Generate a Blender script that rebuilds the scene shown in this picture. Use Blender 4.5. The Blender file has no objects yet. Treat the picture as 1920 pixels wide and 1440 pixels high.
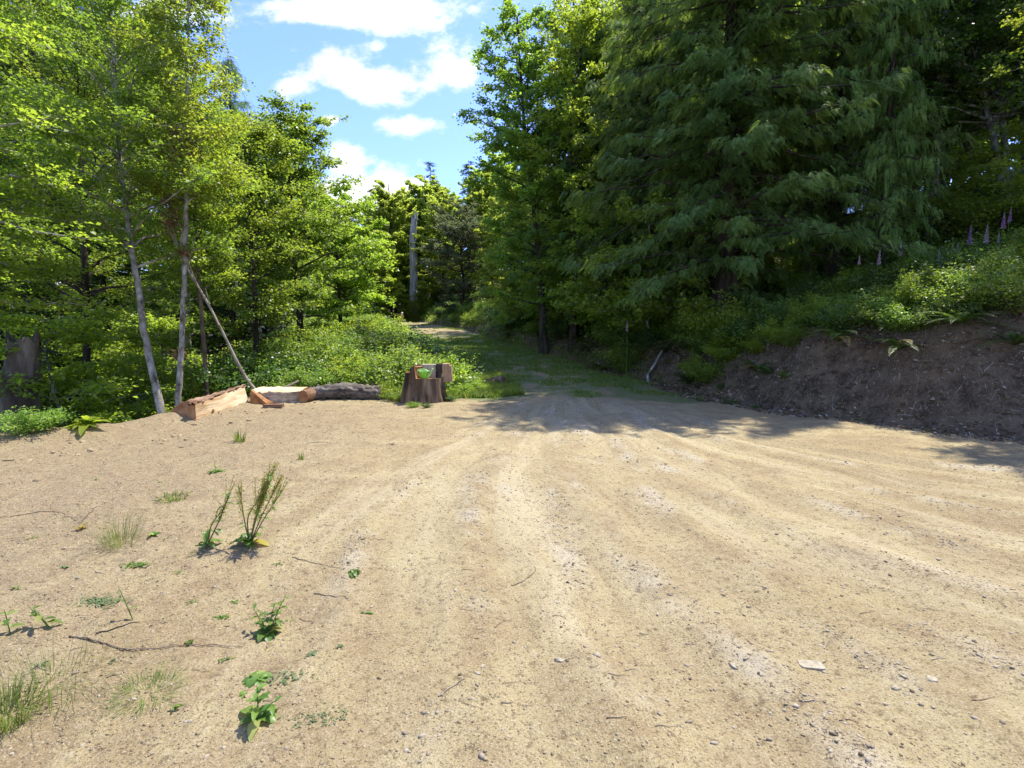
import bpy, bmesh, math, random
import numpy as np

# ------------------------------------------------------------------ camera, world, sun, exposure
scene = bpy.context.scene
COL = scene.collection
CAM_Z = 1.6
PITCH = math.radians(6.2)
FPX = 960.0
cam_d = bpy.data.cameras.new('camera'); cam = bpy.data.objects.new('camera', cam_d)
COL.objects.link(cam); scene.camera = cam
cam_d.sensor_width = 36; cam_d.lens = 18; cam_d.clip_start = 0.05; cam_d.clip_end = 2000
cam.location = (0, 0, CAM_Z); cam.rotation_euler = (math.radians(90) - PITCH, 0, 0)

SUN_EL = math.radians(64); SUN_AZ = math.radians(46)      # azimuth clockwise from +Y (into the picture) towards +X
sun_dir = (math.sin(SUN_AZ)*math.cos(SUN_EL), math.cos(SUN_AZ)*math.cos(SUN_EL), math.sin(SUN_EL))
world = bpy.data.worlds.new('World'); scene.world = world; world.use_nodes = True
sun_l = bpy.data.lights.new('sun', 'SUN'); sun_l.energy = 3.2; sun_l.angle = math.radians(0.5); sun_l.color = (1.0, 0.95, 0.85)
sun = bpy.data.objects.new('sun', sun_l); COL.objects.link(sun)
from mathutils import Vector, Matrix, Quaternion
sun.rotation_euler = Vector(sun_dir).to_track_quat('Z', 'Y').to_euler()
scene.view_settings.view_transform = 'Standard'; scene.view_settings.look = 'None'
scene.view_settings.exposure = 1.5; scene.view_settings.gamma = 1.0
scene.render.engine = 'CYCLES'
cy = scene.cycles
cy.use_denoising = True
cy.max_bounces = 8; cy.diffuse_bounces = 4; cy.glossy_bounces = 2; cy.transmission_bounces = 5; cy.transparent_max_bounces = 4
cy.sample_clamp_indirect = 6.0

SKY_STRENGTH = 0.15
def build_world():
    nt = world.node_tree; N = nt.nodes; L = nt.links; N.clear()
    out = N.new('ShaderNodeOutputWorld'); bg = N.new('ShaderNodeBackground'); bg.inputs['Strength'].default_value = SKY_STRENGTH
    sky = N.new('ShaderNodeTexSky'); sky.sky_type = 'NISHITA'; sky.sun_disc = False
    sky.sun_elevation = SUN_EL; sky.sun_rotation = SUN_AZ; sky.air_density = 1.0; sky.dust_density = 0.6; sky.ozone_density = 1.6
    tc = N.new('ShaderNodeTexCoord')
    sep = N.new('ShaderNodeSeparateXYZ'); L.new(tc.outputs['Generated'], sep.inputs[0])
    def mth(op, a, b=None, c=None):
        n = N.new('ShaderNodeMath'); n.operation = op
        for i, v in enumerate((a, b, c)):
            if v is None: continue
            if isinstance(v, (int, float)): n.inputs[i].default_value = v
            else: L.new(v, n.inputs[i])
        return n.outputs[0]
    X, Y, Z = sep.outputs
    # clouds as blobs of sky at fixed bearings (tangent of bearing, tangent of elevation), edges broken by noise
    yy = mth('MAXIMUM', mth('ABSOLUTE', Y), 0.05)
    u = mth('DIVIDE', X, yy); v = mth('DIVIDE', Z, yy)
    # u,v warp by noise
    nz = N.new('ShaderNodeTexNoise'); nz.inputs['Scale'].default_value = 9.0; nz.inputs['Detail'].default_value = 9; nz.inputs['Roughness'].default_value = 0.62
    cmb = N.new('ShaderNodeCombineXYZ'); L.new(u, cmb.inputs[0]); L.new(mth('MULTIPLY', v, 1.5), cmb.inputs[1]); L.new(Y, cmb.inputs[2])
    L.new(cmb.outputs[0], nz.inputs['Vector'])
    def px(x, y):
        t = (720-y)/FPX; Yw = math.cos(PITCH)+t*math.sin(PITCH)
        return ((x-960)/FPX/Yw, (-math.sin(PITCH)+t*math.cos(PITCH))/Yw)
    blobs = [((610,115),120,50),((745,150),120,48),((850,125),70,50),((545,165),62,24),((765,238),84,24),((650,300),52,40),
             ((700,375),95,62),((640,380),60,60),((40,60),110,50),((120,190),120,50),((620,225),25,14),((660,20),200,40),((300,20),120,30),((60,400),70,140),((150,560),90,110),((1100,-60),160,60)]
    best = None
    for (c, rx, ry) in blobs:
        cu, cv = px(*c); a = rx/FPX*1.12; b = ry/FPX*1.12
        du = mth('DIVIDE', mth('SUBTRACT', u, cu), a); dv = mth('DIVIDE', mth('SUBTRACT', v, cv), b)
        m = mth('SUBTRACT', 1.0, mth('SQRT', mth('ADD', mth('MULTIPLY', du, du), mth('MULTIPLY', dv, dv))))
        best = m if best is None else mth('MAXIMUM', best, m)
    m = mth('ADD', best, mth('MULTIPLY', mth('SUBTRACT', nz.outputs['Fac'], 0.535), 2.7))
    ramp = N.new('ShaderNodeMapRange'); ramp.interpolation_type = 'SMOOTHSTEP'
    ramp.inputs['From Min'].default_value = 0.0; ramp.inputs['From Max'].default_value = 0.65
    L.new(m, ramp.inputs['Value'])
    # other half of the sky: scattered cloud
    nz2 = N.new('ShaderNodeTexNoise'); nz2.inputs['Scale'].default_value = 3.0; nz2.inputs['Detail'].default_value = 6
    L.new(tc.outputs['Generated'], nz2.inputs['Vector'])
    r2 = N.new('ShaderNodeMapRange'); r2.inputs['From Min'].default_value = 0.52; r2.inputs['From Max'].default_value = 0.64
    L.new(nz2.outputs['Fac'], r2.inputs['Value'])
    back = mth('LESS_THAN', Y, 0.0)
    fac = mth('ADD', mth('MULTIPLY', ramp.outputs[0], mth('SUBTRACT', 1.0, back)), mth('MULTIPLY', r2.outputs[0], back))
    fac = mth('MULTIPLY', fac, mth('GREATER_THAN', Z, -0.02))
    tint = N.new('ShaderNodeMix'); tint.data_type = 'RGBA'; tint.blend_type = 'MULTIPLY'; tint.inputs['Factor'].default_value = 1.0
    L.new(sky.outputs[0], tint.inputs['A']); tint.inputs['B'].default_value = (0.56, 0.63, 0.97, 1)
    mix = N.new('ShaderNodeMix'); mix.data_type = 'RGBA'
    # cloud brightness varies a little with noise
    cr = N.new('ShaderNodeMapRange'); cr.inputs['From Min'].default_value = 0.3; cr.inputs['From Max'].default_value = 0.62
    cr.inputs['To Min'].default_value = 2.7; cr.inputs['To Max'].default_value = 3.7
    L.new(nz.outputs['Fac'], cr.inputs['Value'])
    ccol = N.new('ShaderNodeCombineXYZ'); L.new(mth('MULTIPLY', cr.outputs[0], 0.94), ccol.inputs[0]); L.new(mth('MULTIPLY', cr.outputs[0], 0.965), ccol.inputs[1]); L.new(cr.outputs[0], ccol.inputs[2])
    L.new(fac, mix.inputs['Factor']); L.new(tint.outputs['Result'], mix.inputs['A']); L.new(ccol.outputs[0], mix.inputs['B'])
    L.new(mix.outputs['Result'], bg.inputs['Color']); L.new(bg.outputs[0], out.inputs['Surface'])
build_world()

# ------------------------------------------------------------------ helpers
RNG = np.random.default_rng(11)
def pix(px, py, Y):
    t = (720-py)/FPX
    yw = math.cos(PITCH)+t*math.sin(PITCH); s = Y/yw
    return np.array([(px-960)/FPX*s, Y, CAM_Z + (-math.sin(PITCH)+t*math.cos(PITCH))*s])

def _hash(ix, iy, seed):
    h = (ix.astype(np.int64)*374761393 + iy.astype(np.int64)*668265263 + seed*974634777) & 0xffffffff
    h = ((h ^ (h >> 13))*1274126177) & 0xffffffff
    h = h ^ (h >> 16)
    return h
def perlin(x, y, seed=0):
    x = np.asarray(x, float); y = np.asarray(y, float)
    ix = np.floor(x); iy = np.floor(y); fx = x-ix; fy = y-iy
    ix = ix.astype(np.int64); iy = iy.astype(np.int64)
    def g(dx, dy):
        a = _hash(ix+dx, iy+dy, seed)/4294967296.0*2*math.pi
        return np.cos(a)*(fx-dx)+np.sin(a)*(fy-dy)
    u = fx*fx*fx*(fx*(fx*6-15)+10); v = fy*fy*fy*(fy*(fy*6-15)+10)
    a = g(0,0)*(1-u)+g(1,0)*u; b = g(0,1)*(1-u)+g(1,1)*u
    return (a*(1-v)+b*v)*1.5
def fbm(x, y, oct=4, seed=0, rough=0.5):
    s = 0; amp = 1; tot = 0
    for o in range(oct):
        s = s + perlin(x*2**o+o*17.3, y*2**o-o*9.1, seed+o)*amp; tot += amp; amp *= rough
    return s/tot
def sstep(a, b, x):
    t = np.clip((x-a)/(b-a), 0, 1); return t*t*(3-2*t)
def polydist(x, y, P):
    """distance to polyline and sign (+ = right of travel direction)"""
    best = np.full(x.shape, 1e9); sg = np.ones(x.shape)
    for (x0, y0), (x1, y1) in zip(P[:-1], P[1:]):
        dx, dy = x1-x0, y1-y0; L2 = dx*dx+dy*dy
        t = np.clip(((x-x0)*dx+(y-y0)*dy)/L2, 0, 1)
        d = np.hypot(x-(x0+t*dx), y-(y0+t*dy))
        c = (x-x0)*dy-(y-y0)*dx
        m = d < best-1e-9
        best = np.where(m, d, best); sg = np.where(m, np.where(c >= 0, 1.0, -1.0), sg)
    return best, sg
def smooth_poly(P, n=8):
    P = np.array(P, float); out = []
    Q = np.vstack([2*P[0]-P[1], P, 2*P[-1]-P[-2]])
    for i in range(1, len(Q)-2):
        for t in np.linspace(0, 1, n, endpoint=False):
            out.append(0.5*((2*Q[i])+(-Q[i-1]+Q[i+1])*t+(2*Q[i-1]-5*Q[i]+4*Q[i+1]-Q[i+2])*t*t+(-Q[i-1]+3*Q[i]-3*Q[i+1]+Q[i+2])*t**3))
    out.append(P[-1]); return np.array(out)

BANK = smooth_poly([(17,-30),(15,-8),(12,0),(9.6,4.2),(7.3,7.2),(5.4,9.8),(4.5,12.3),(3.9,14.3),(2.7,17),(0.5,22),(-2.7,33),(-6.8,45),(-9.9,55),(-15,70),(-30,95),(-60,120)], 3)
EDGE = smooth_poly([(-11,-30),(-9,-6),(-8.5,2),(-7.55,7.0),(-6.3,8.7),(-5.7,10.8),(-6.4,13),(-8.4,18),(-10,24),(-12.5,34),(-17,46),(-21,58),(-32,80),(-60,100)], 3)
TRACK = smooth_poly([(1.8,8),(1.5,12),(0.75,16),(-1.6,22),(-4.9,33),(-9.2,45),(-12.6,55),(-18,68),(-32,88)], 3)
RUTS = [smooth_poly(p, 8) for p in (
    [(1.0,1.0),(0.85,2.2),(0.5,3.6),(0.35,5.2),(0.7,7.5),(1.2,11)],
    [(-0.25,1.0),(-0.5,2.4),(-0.75,3.8),(-0.65,5.4),(-0.1,7.7),(0.6,11)],
    [(1.9,1.0),(1.5,2.4),(1.15,3.8),(1.0,5.4),(1.3,7.6),(1.7,11)],
    [(0.15,1.0),(0.05,2.4),(0.05,3.8),(0.1,5.4),(0.4,7.6),(0.9,11)],
    [(5.2,1.5),(3.6,3.0),(2.5,4.6),(1.9,6.4),(1.9,8.5),(2.1,11)],
    [(4.0,1.2),(2.8,2.6),(1.85,4.2),(1.4,6.0),(1.5,8.0),(1.8,11)],
    [(7.2,3.0),(5.2,4.3),(3.6,5.8),(2.7,7.4),(2.5,9.5),(2.5,12)],
    [(8.0,4.0),(6.0,5.2),(4.3,6.6),(3.3,8.2),(2.9,10),(2.7,12)],
)]

def streaks(x, y):
    yk = [1, 2.4, 3.8, 5.4, 7.7, 11]; xl = np.interp(y, yk, [-.25, -.5, -.75, -.65, -.1, .6]); xr = np.interp(y, yk, [9.5, 7.8, 6, 4.6, 3.4, 2.6])
    u = (x+.10*perlin(x*.8, y*.8, 33)-xl)/(xr-xl)
    f = fbm(u*13, y*.28+u*.7, 5, 35, .68)*2.2
    return f*sstep(-.55, -.15, u)*sstep(1.6, 1.1, u)*sstep(12.3, 10.5, y)
def rut_fields(x, y):
    z = np.zeros(x.shape); rut = np.zeros(x.shape); grav = np.zeros(x.shape)
    m = (np.abs(x-2) < 8) & (y > -1) & (y < 12.5)
    if not m.any(): return z, rut, grav
    xs, ys = x[m], y[m]; zz = np.zeros(xs.shape); rr = np.zeros(xs.shape); gg = np.zeros(xs.shape)
    wob = 0.08*perlin(xs*0.7, ys*0.7, 31)
    fade = sstep(12.5, 9.5, ys)
    for i, P in enumerate(RUTS):
        d, s = polydist(xs+wob, ys, P)
        w = 0.24 if i != 3 else 0.15
        k = (0.6+0.5*perlin(xs*0.5+i*5, ys*0.5, 40+i))*fade
        zz += (-0.03*np.exp(-(d/w)**2)+0.024*np.exp(-((d-0.40)/0.13)**2))*k
        rr = np.maximum(rr, np.exp(-(d/(w*1.3))**2)*np.clip(k, 0, 1))
        gg = np.maximum(gg, np.exp(-((d-0.36)/0.12)**2)*np.clip(perlin(xs*1.1+i*3, ys*1.1, 60+i)*2.2-.1, 0, 1)*fade)
    z[m] = zz; rut[m] = rr; grav[m] = gg
    return z, rut, grav

def terrain(x, y, detail=True, full=False):
    x = np.asarray(x, float); y = np.asarray(y, float)
    dB, sB = polydist(x, y, BANK); dB = dB*sB
    dB = dB + 0.25*perlin(x*0.6, y*0.6, 3)
    dE, sE = polydist(x, y, EDGE); dE = -dE*sE
    dE = dE + 0.3*perlin(x*0.5, y*0.5, 4)
    z = np.interp(y, [-100,12.5,16,22,33,40,55,75,130,400], [0,0,.22,.74,1.42,1.8,2.35,3.0,5.0,9])
    Hf = np.interp(y, [0,8,11,14,17,22,60], [2.0,1.85,1.5,1.05,.75,.5,.4])
    w = 0.45*Hf+0.35
    t = np.clip(dB/w, 0, 1)
    bank = Hf*(0.45*t+0.55*t*t*(3-2*t))
    over = np.maximum(0, dB-w)
    z = z + bank + 13*(1-np.exp(-.42*over/13))
    o = np.maximum(0, dE)
    z = z - 15*(1-np.exp(-.62*o/15))*sstep(0, 1.2, o+0.4)
    # loose berm along the lip on the left
    z = z + (0.13+0.06*perlin(x*1.3, y*1.3, 8))*np.exp(-((dE+0.35)/0.42)**2)*sstep(12, 9.5, y)
    # bramble mound left of the track
    z = z + 0.55*np.exp(-((x+4.6)**2/5+(y-17)**2/14))
    z = z + 0.10*fbm(x*0.14, y*0.14, 3, 21)*1.6
    inb = sstep(0.05, 0.5, dB)
    if detail:
        z = z + inb*(0.30*fbm(x*0.9, y*0.9, 4, 51)+0.13*fbm(x*3.0, y*3.0, 5, 55, .6))
        rz, rut, grav = rut_fields(x, y)
        near = sstep(30, 12, y)
        leftrough = sstep(-0.5, -3.0, x)
        z = z + rz + .009*streaks(x, y)*(1-inb) + (1-inb)*near*(0.022*fbm(x*1.1, y*1.1, 3, 61)
              + (0.006+0.009*leftrough+0.010*grav)*fbm(x*6, y*6, 3, 71)*1.4 + (0.0035+0.0035*leftrough+0.004*grav)*fbm(x*24, y*24, 2, 81)*1.6
              + (0.02*leftrough*sstep(6, 8, y))*fbm(x*3.2, y*3.2, 3, 91))
    else:
        rut = grav = np.zeros(x.shape)
    if full: return z, dB, dE, w, rut, grav
    return z
def hz(x, y):
    return float(terrain(np.array([x]), np.array([y]))[0])
def ground_px(px, py):
    t = (720-py)/FPX
    d = np.array([(px-960)/FPX, math.cos(PITCH)+t*math.sin(PITCH), -math.sin(PITCH)+t*math.cos(PITCH)])
    s = np.concatenate([np.arange(1.2, 20, 0.01), np.arange(20, 120, 0.1)])
    P = np.array([0, 0, CAM_Z])[None]+s[:, None]*d[None]
    h = terrain(P[:, 0], P[:, 1])
    below = np.nonzero(P[:, 2] < h)[0]
    k = below[0] if len(below) else len(s)-1
    return np.array([P[k, 0], P[k, 1], h[k]])

class Geo:
    def __init__(s): s.V = []; s.F = []; s.r = []; s.n = 0; s.mi = []
    def add(s, V, F, rnd=0.5, mi=0):
        V = np.asarray(V, float).reshape(-1, 3); F = np.asarray(F, np.int64)
        if len(F) == 0: return
        s.V.append(V); s.F.append(F+s.n); s.n += len(V)
        s.r.append(np.broadcast_to(np.asarray(rnd, float), (len(V),)).copy()); s.mi.append(np.full(len(F), mi))
    def mesh(s, name, mats, smooth=False):
        me = bpy.data.meshes.new(name)
        V = np.concatenate(s.V).astype(np.float32)
        counts = np.concatenate([np.full(len(f), f.shape[1]) for f in s.F]); loops = np.concatenate([f.ravel() for f in s.F])
        me.vertices.add(len(V)); me.vertices.foreach_set('co', V.ravel())
        me.loops.add(len(loops)); me.loops.foreach_set('vertex_index', loops.astype(np.int32))
        me.polygons.add(len(counts))
        me.polygons.foreach_set('loop_start', np.concatenate([[0], np.cumsum(counts)[:-1]]).astype(np.int32))
        me.polygons.foreach_set('material_index', np.concatenate(s.mi).astype(np.int32))
        if smooth: me.polygons.foreach_set('use_smooth', np.ones(len(counts), bool))
        a = me.attributes.new('rnd', 'FLOAT', 'POINT'); a.data.foreach_set('value', np.concatenate(s.r).astype(np.float32))
        for m in (mats if isinstance(mats, (list, tuple)) else [mats]): me.materials.append(m)
        me.update(calc_edges=True); me.validate()
        return me

def link(name, me, parent=None, loc=(0, 0, 0), rotz=0, scale=None):
    o = bpy.data.objects.new(name, me); COL.objects.link(o)
    if parent is not None: o.parent = parent
    o.location = loc; o.rotation_euler = (0, 0, rotz)
    if scale is not None: o.scale = scale if hasattr(scale, '__len__') else (scale,)*3
    return o
def tag(o, label=None, cat=None, group=None, kind=None):
    if label: o['label'] = label
    if cat: o['category'] = cat
    if group: o['group'] = group
    if kind: o['kind'] = kind
    return o
def thing(name, label, cat, loc=(0, 0, 0), rotz=0, scale=None, group=None):
    return tag(link(name, None, None, loc, rotz, scale), label, cat, group)

def unit(v): return v/np.maximum(np.linalg.norm(v, axis=-1, keepdims=True), 1e-9)

def tube(geo, P, rad, sides=8, rnd=0.5, mi=0, rough=0.0, cap=True, seed=0, ridge=0.0, nridge=9):
    P = np.asarray(P, float); n = len(P); rad = np.broadcast_to(np.asarray(rad, float), (n,))
    T = unit(np.gradient(P, axis=0)); ref = np.array([0.31, 0.17, 1.0]) if abs(T[0, 2]) < 0.75 else np.array([1.0, 0.13, 0.0])
    A = unit(np.cross(T, ref)); B = np.cross(T, A)
    a = np.linspace(0, 2*math.pi, sides, endpoint=False)
    rr = rad[:, None]*np.ones((1, sides))
    if rough: rr = rr*(1+rough*perlin(a[None]*1.9+np.zeros((n, 1)), np.arange(n)[:, None]*0.7+a[None]*0, seed))
    if ridge: rr = rr*(1+ridge*np.sin(a[None]*nridge+0.4*np.sin(np.arange(n)[:, None]*0.6))+ridge*0.6*np.sin(a[None]*(nridge*1.7)//1+1))
    V = P[:, None]+rr[..., None]*(np.cos(a)[None, :, None]*A[:, None]+np.sin(a)[None, :, None]*B[:, None])
    V = V.reshape(-1, 3)
    i = np.arange(n-1)[:, None]*sides; j = np.arange(sides)[None]; j2 = (j+1) % sides
    F = np.stack([i+j, i+j2, i+sides+j2, i+sides+j], -1).reshape(-1, 4)
    geo.add(V, F, rnd, mi)
    if cap:
        c = V[-sides:]; geo.add(np.vstack([c, c.mean(0)]), [[k, (k+1) % sides, sides] for k in range(sides)], rnd, mi)

def sticks(geo, P0, P1, r0, r1, sides=3, rnd=0.5, mi=0):
    """many thin straight cones in one go"""
    P0 = np.asarray(P0); P1 = np.asarray(P1); n = len(P0)
    T = unit(P1-P0); ref = np.where(np.abs(T[:, 2:3]) > .8, np.array([[1., 0, 0]]), np.array([[0, 0, 1.]]))
    A = unit(np.cross(T, ref)); B = np.cross(T, A)
    a = np.linspace(0, 2*math.pi, sides, endpoint=False)
    ring = np.cos(a)[None, :, None]*A[:, None]+np.sin(a)[None, :, None]*B[:, None]
    r0 = np.broadcast_to(r0, (n,)); r1 = np.broadcast_to(r1, (n,))
    V = np.concatenate([P0[:, None]+ring*r0[:, None, None], P1[:, None]+ring*r1[:, None, None]], 1)
    j = np.arange(sides); f = np.stack([j, (j+1) % sides, (j+1) % sides+sides, j+sides], -1)
    F = (np.arange(n)[:, None, None]*2*sides+f[None]).reshape(-1, 4)
    geo.add(V.reshape(-1, 3), F, rnd, mi)

def leaf_quads(geo, P, D, Nn, L, W, rnd, mi=0, fold=0.18, droop=0.1):
    D = unit(D); S = unit(np.cross(D, Nn)); U = np.cross(S, D)
    L = np.broadcast_to(L, (len(P),))[:, None]; W = np.broadcast_to(W, (len(P),))[:, None]
    V = np.stack([P, P+D*L*.48+S*W*.5+U*W*fold, P+D*L-U*L*droop, P+D*L*.48-S*W*.5+U*W*fold], 1)
    F = np.arange(len(P)*4).reshape(-1, 4)
    geo.add(V.reshape(-1, 3), F, np.repeat(np.broadcast_to(rnd, (len(P),)), 4), mi)

def stamp(geo, pV, pF, M, P, rnd, mi=0):
    V = np.einsum('nij,kj->nki', M, pV)+P[:, None]
    F = (np.arange(len(P))[:, None, None]*len(pV)+pF[None]).reshape(-1, pF.shape[1])
    geo.add(V.reshape(-1, 3), F, np.repeat(rnd, len(pV)), mi)

# ------------------------------------------------------------------ materials
def newmat(name):
    m = bpy.data.materials.new(name); m.use_nodes = True; nt = m.node_tree; nt.nodes.clear()
    return m, nt, nt.nodes, nt.links
def node(N, t, **kw):
    n = N.new(t)
    for k, v in kw.items():
        if k in n.inputs: n.inputs[k].default_value = v
        else: setattr(n, k, v)
    return n
def rgba(c): return (c[0], c[1], c[2], 1)
def mixc(N, L, fac, a, b, mode='MIX'):
    n = N.new('ShaderNodeMix'); n.data_type = 'RGBA'; n.blend_type = mode
    for sock, v in (('Factor', fac), ('A', a), ('B', b)):
        if isinstance(v, (int, float)): n.inputs[sock].default_value = v
        elif isinstance(v, tuple): n.inputs[sock].default_value = rgba(v)
        else: L.new(v, n.inputs[sock])
    return n.outputs['Result']
def rng(N, L, v, a, b, c=0., d=1.):
    n = N.new('ShaderNodeMapRange'); n.inputs['From Min'].default_value = a; n.inputs['From Max'].default_value = b
    n.inputs['To Min'].default_value = c; n.inputs['To Max'].default_value = d; L.new(v, n.inputs['Value']); return n.outputs[0]
def noise(N, L, vec, scale, detail=4, rough=.55):
    n = N.new('ShaderNodeTexNoise'); n.inputs['Scale'].default_value = scale; n.inputs['Detail'].default_value = detail; n.inputs['Roughness'].default_value = rough
    if vec is not None: L.new(vec, n.inputs['Vector'])
    return n.outputs['Fac']

def leaf_mat(name, c0, c1, c2=None, trans=0.5, tmul=1.9, rough=0.45, spec=0.4, p2=0.97):
    m, nt, N, L = newmat(name)
    at = N.new('ShaderNodeAttribute'); at.attribute_name = 'rnd'
    oi = N.new('ShaderNodeObjectInfo')
    c = mixc(N, L, at.outputs['Fac'], c0, c1)
    if c2 is not None: c = mixc(N, L, rng(N, L, at.outputs['Fac'], p2, p2+.01), c, c2)
    hs = N.new('ShaderNodeHueSaturation'); L.new(c, hs.inputs['Color'])
    L.new(rng(N, L, oi.outputs['Random'], 0, 1, .485, .51), hs.inputs['Hue'])
    L.new(rng(N, L, oi.outputs['Random'], 0, 1, 0.85, 1.15), hs.inputs['Value'])
    pb = node(N, 'ShaderNodeBsdfPrincipled'); L.new(hs.outputs[0], pb.inputs['Base Color']); pb.inputs['Roughness'].default_value = rough
    pb.inputs['Specular IOR Level'].default_value = spec
    tr = N.new('ShaderNodeBsdfTranslucent')
    tc = mixc(N, L, 1.0, hs.outputs[0], (tmul*1.08, tmul, tmul*.6), 'MULTIPLY'); L.new(tc, tr.inputs['Color'])
    mx = N.new('ShaderNodeMixShader'); mx.inputs[0].default_value = trans
    L.new(pb.outputs[0], mx.inputs[1]); L.new(tr.outputs[0], mx.inputs[2])
    out = N.new('ShaderNodeOutputMaterial'); L.new(mx.outputs[0], out.inputs['Surface'])
    return m

def rough_mat(name, cols, scale=6, stretch=(1, 1, 1), rough=.9, bump=.4, bscale=None, coord='Object', spec=.2, detail=6, bdist=.02):
    m, nt, N, L = newmat(name)
    tc = N.new('ShaderNodeTexCoord'); mp = N.new('ShaderNodeMapping'); mp.inputs['Scale'].default_value = stretch
    L.new(tc.outputs[coord], mp.inputs['Vector'])
    n1 = noise(N, L, mp.outputs[0], scale, detail, .62)
    cr = N.new('ShaderNodeValToRGB'); e = cr.color_ramp.elements
    pos = np.linspace(.32, .68, len(cols))
    e[0].position = pos[0]; e[0].color = rgba(cols[0]); e[1].position = pos[-1]; e[1].color = rgba(cols[-1])
    for p, c in zip(pos[1:-1], cols[1:-1]): q = e.new(p); q.color = rgba(c)
    L.new(n1, cr.inputs[0])
    pb = N.new('ShaderNodeBsdfPrincipled'); L.new(cr.outputs[0], pb.inputs['Base Color']); pb.inputs['Roughness'].default_value = rough
    pb.inputs['Specular IOR Level'].default_value = spec
    n2 = noise(N, L, mp.outputs[0], bscale or scale*2.5, 5, .65)
    bp = N.new('ShaderNodeBump'); bp.inputs['Strength'].default_value = bump; bp.inputs['Distance'].default_value = bdist
    L.new(n2, bp.inputs['Height']); L.new(bp.outputs[0], pb.inputs['Normal'])
    out = N.new('ShaderNodeOutputMaterial'); L.new(pb.outputs[0], out.inputs['Surface'])
    return m
def plain(name, c, rough=.5, spec=.5, trans=0):
    m, nt, N, L = newmat(name)
    tc = N.new('ShaderNodeTexCoord'); n1 = noise(N, L, tc.outputs['Object'], 14, 4)
    col = mixc(N, L, rng(N, L, n1, .3, .7), tuple(x*.82 for x in c), tuple(min(1, x*1.12) for x in c))
    pb = N.new('ShaderNodeBsdfPrincipled'); L.new(col, pb.inputs['Base Color']); pb.inputs['Roughness'].default_value = rough; pb.inputs['Specular IOR Level'].default_value = spec
    out = N.new('ShaderNodeOutputMaterial')
    if trans:
        tr = N.new('ShaderNodeBsdfTranslucent'); L.new(col, tr.inputs['Color']); mx = N.new('ShaderNodeMixShader'); mx.inputs[0].default_value = trans
        L.new(pb.outputs[0], mx.inputs[1]); L.new(tr.outputs[0], mx.inputs[2]); L.new(mx.outputs[0], out.inputs['Surface'])
    else: L.new(pb.outputs[0], out.inputs['Surface'])
    return m

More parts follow.
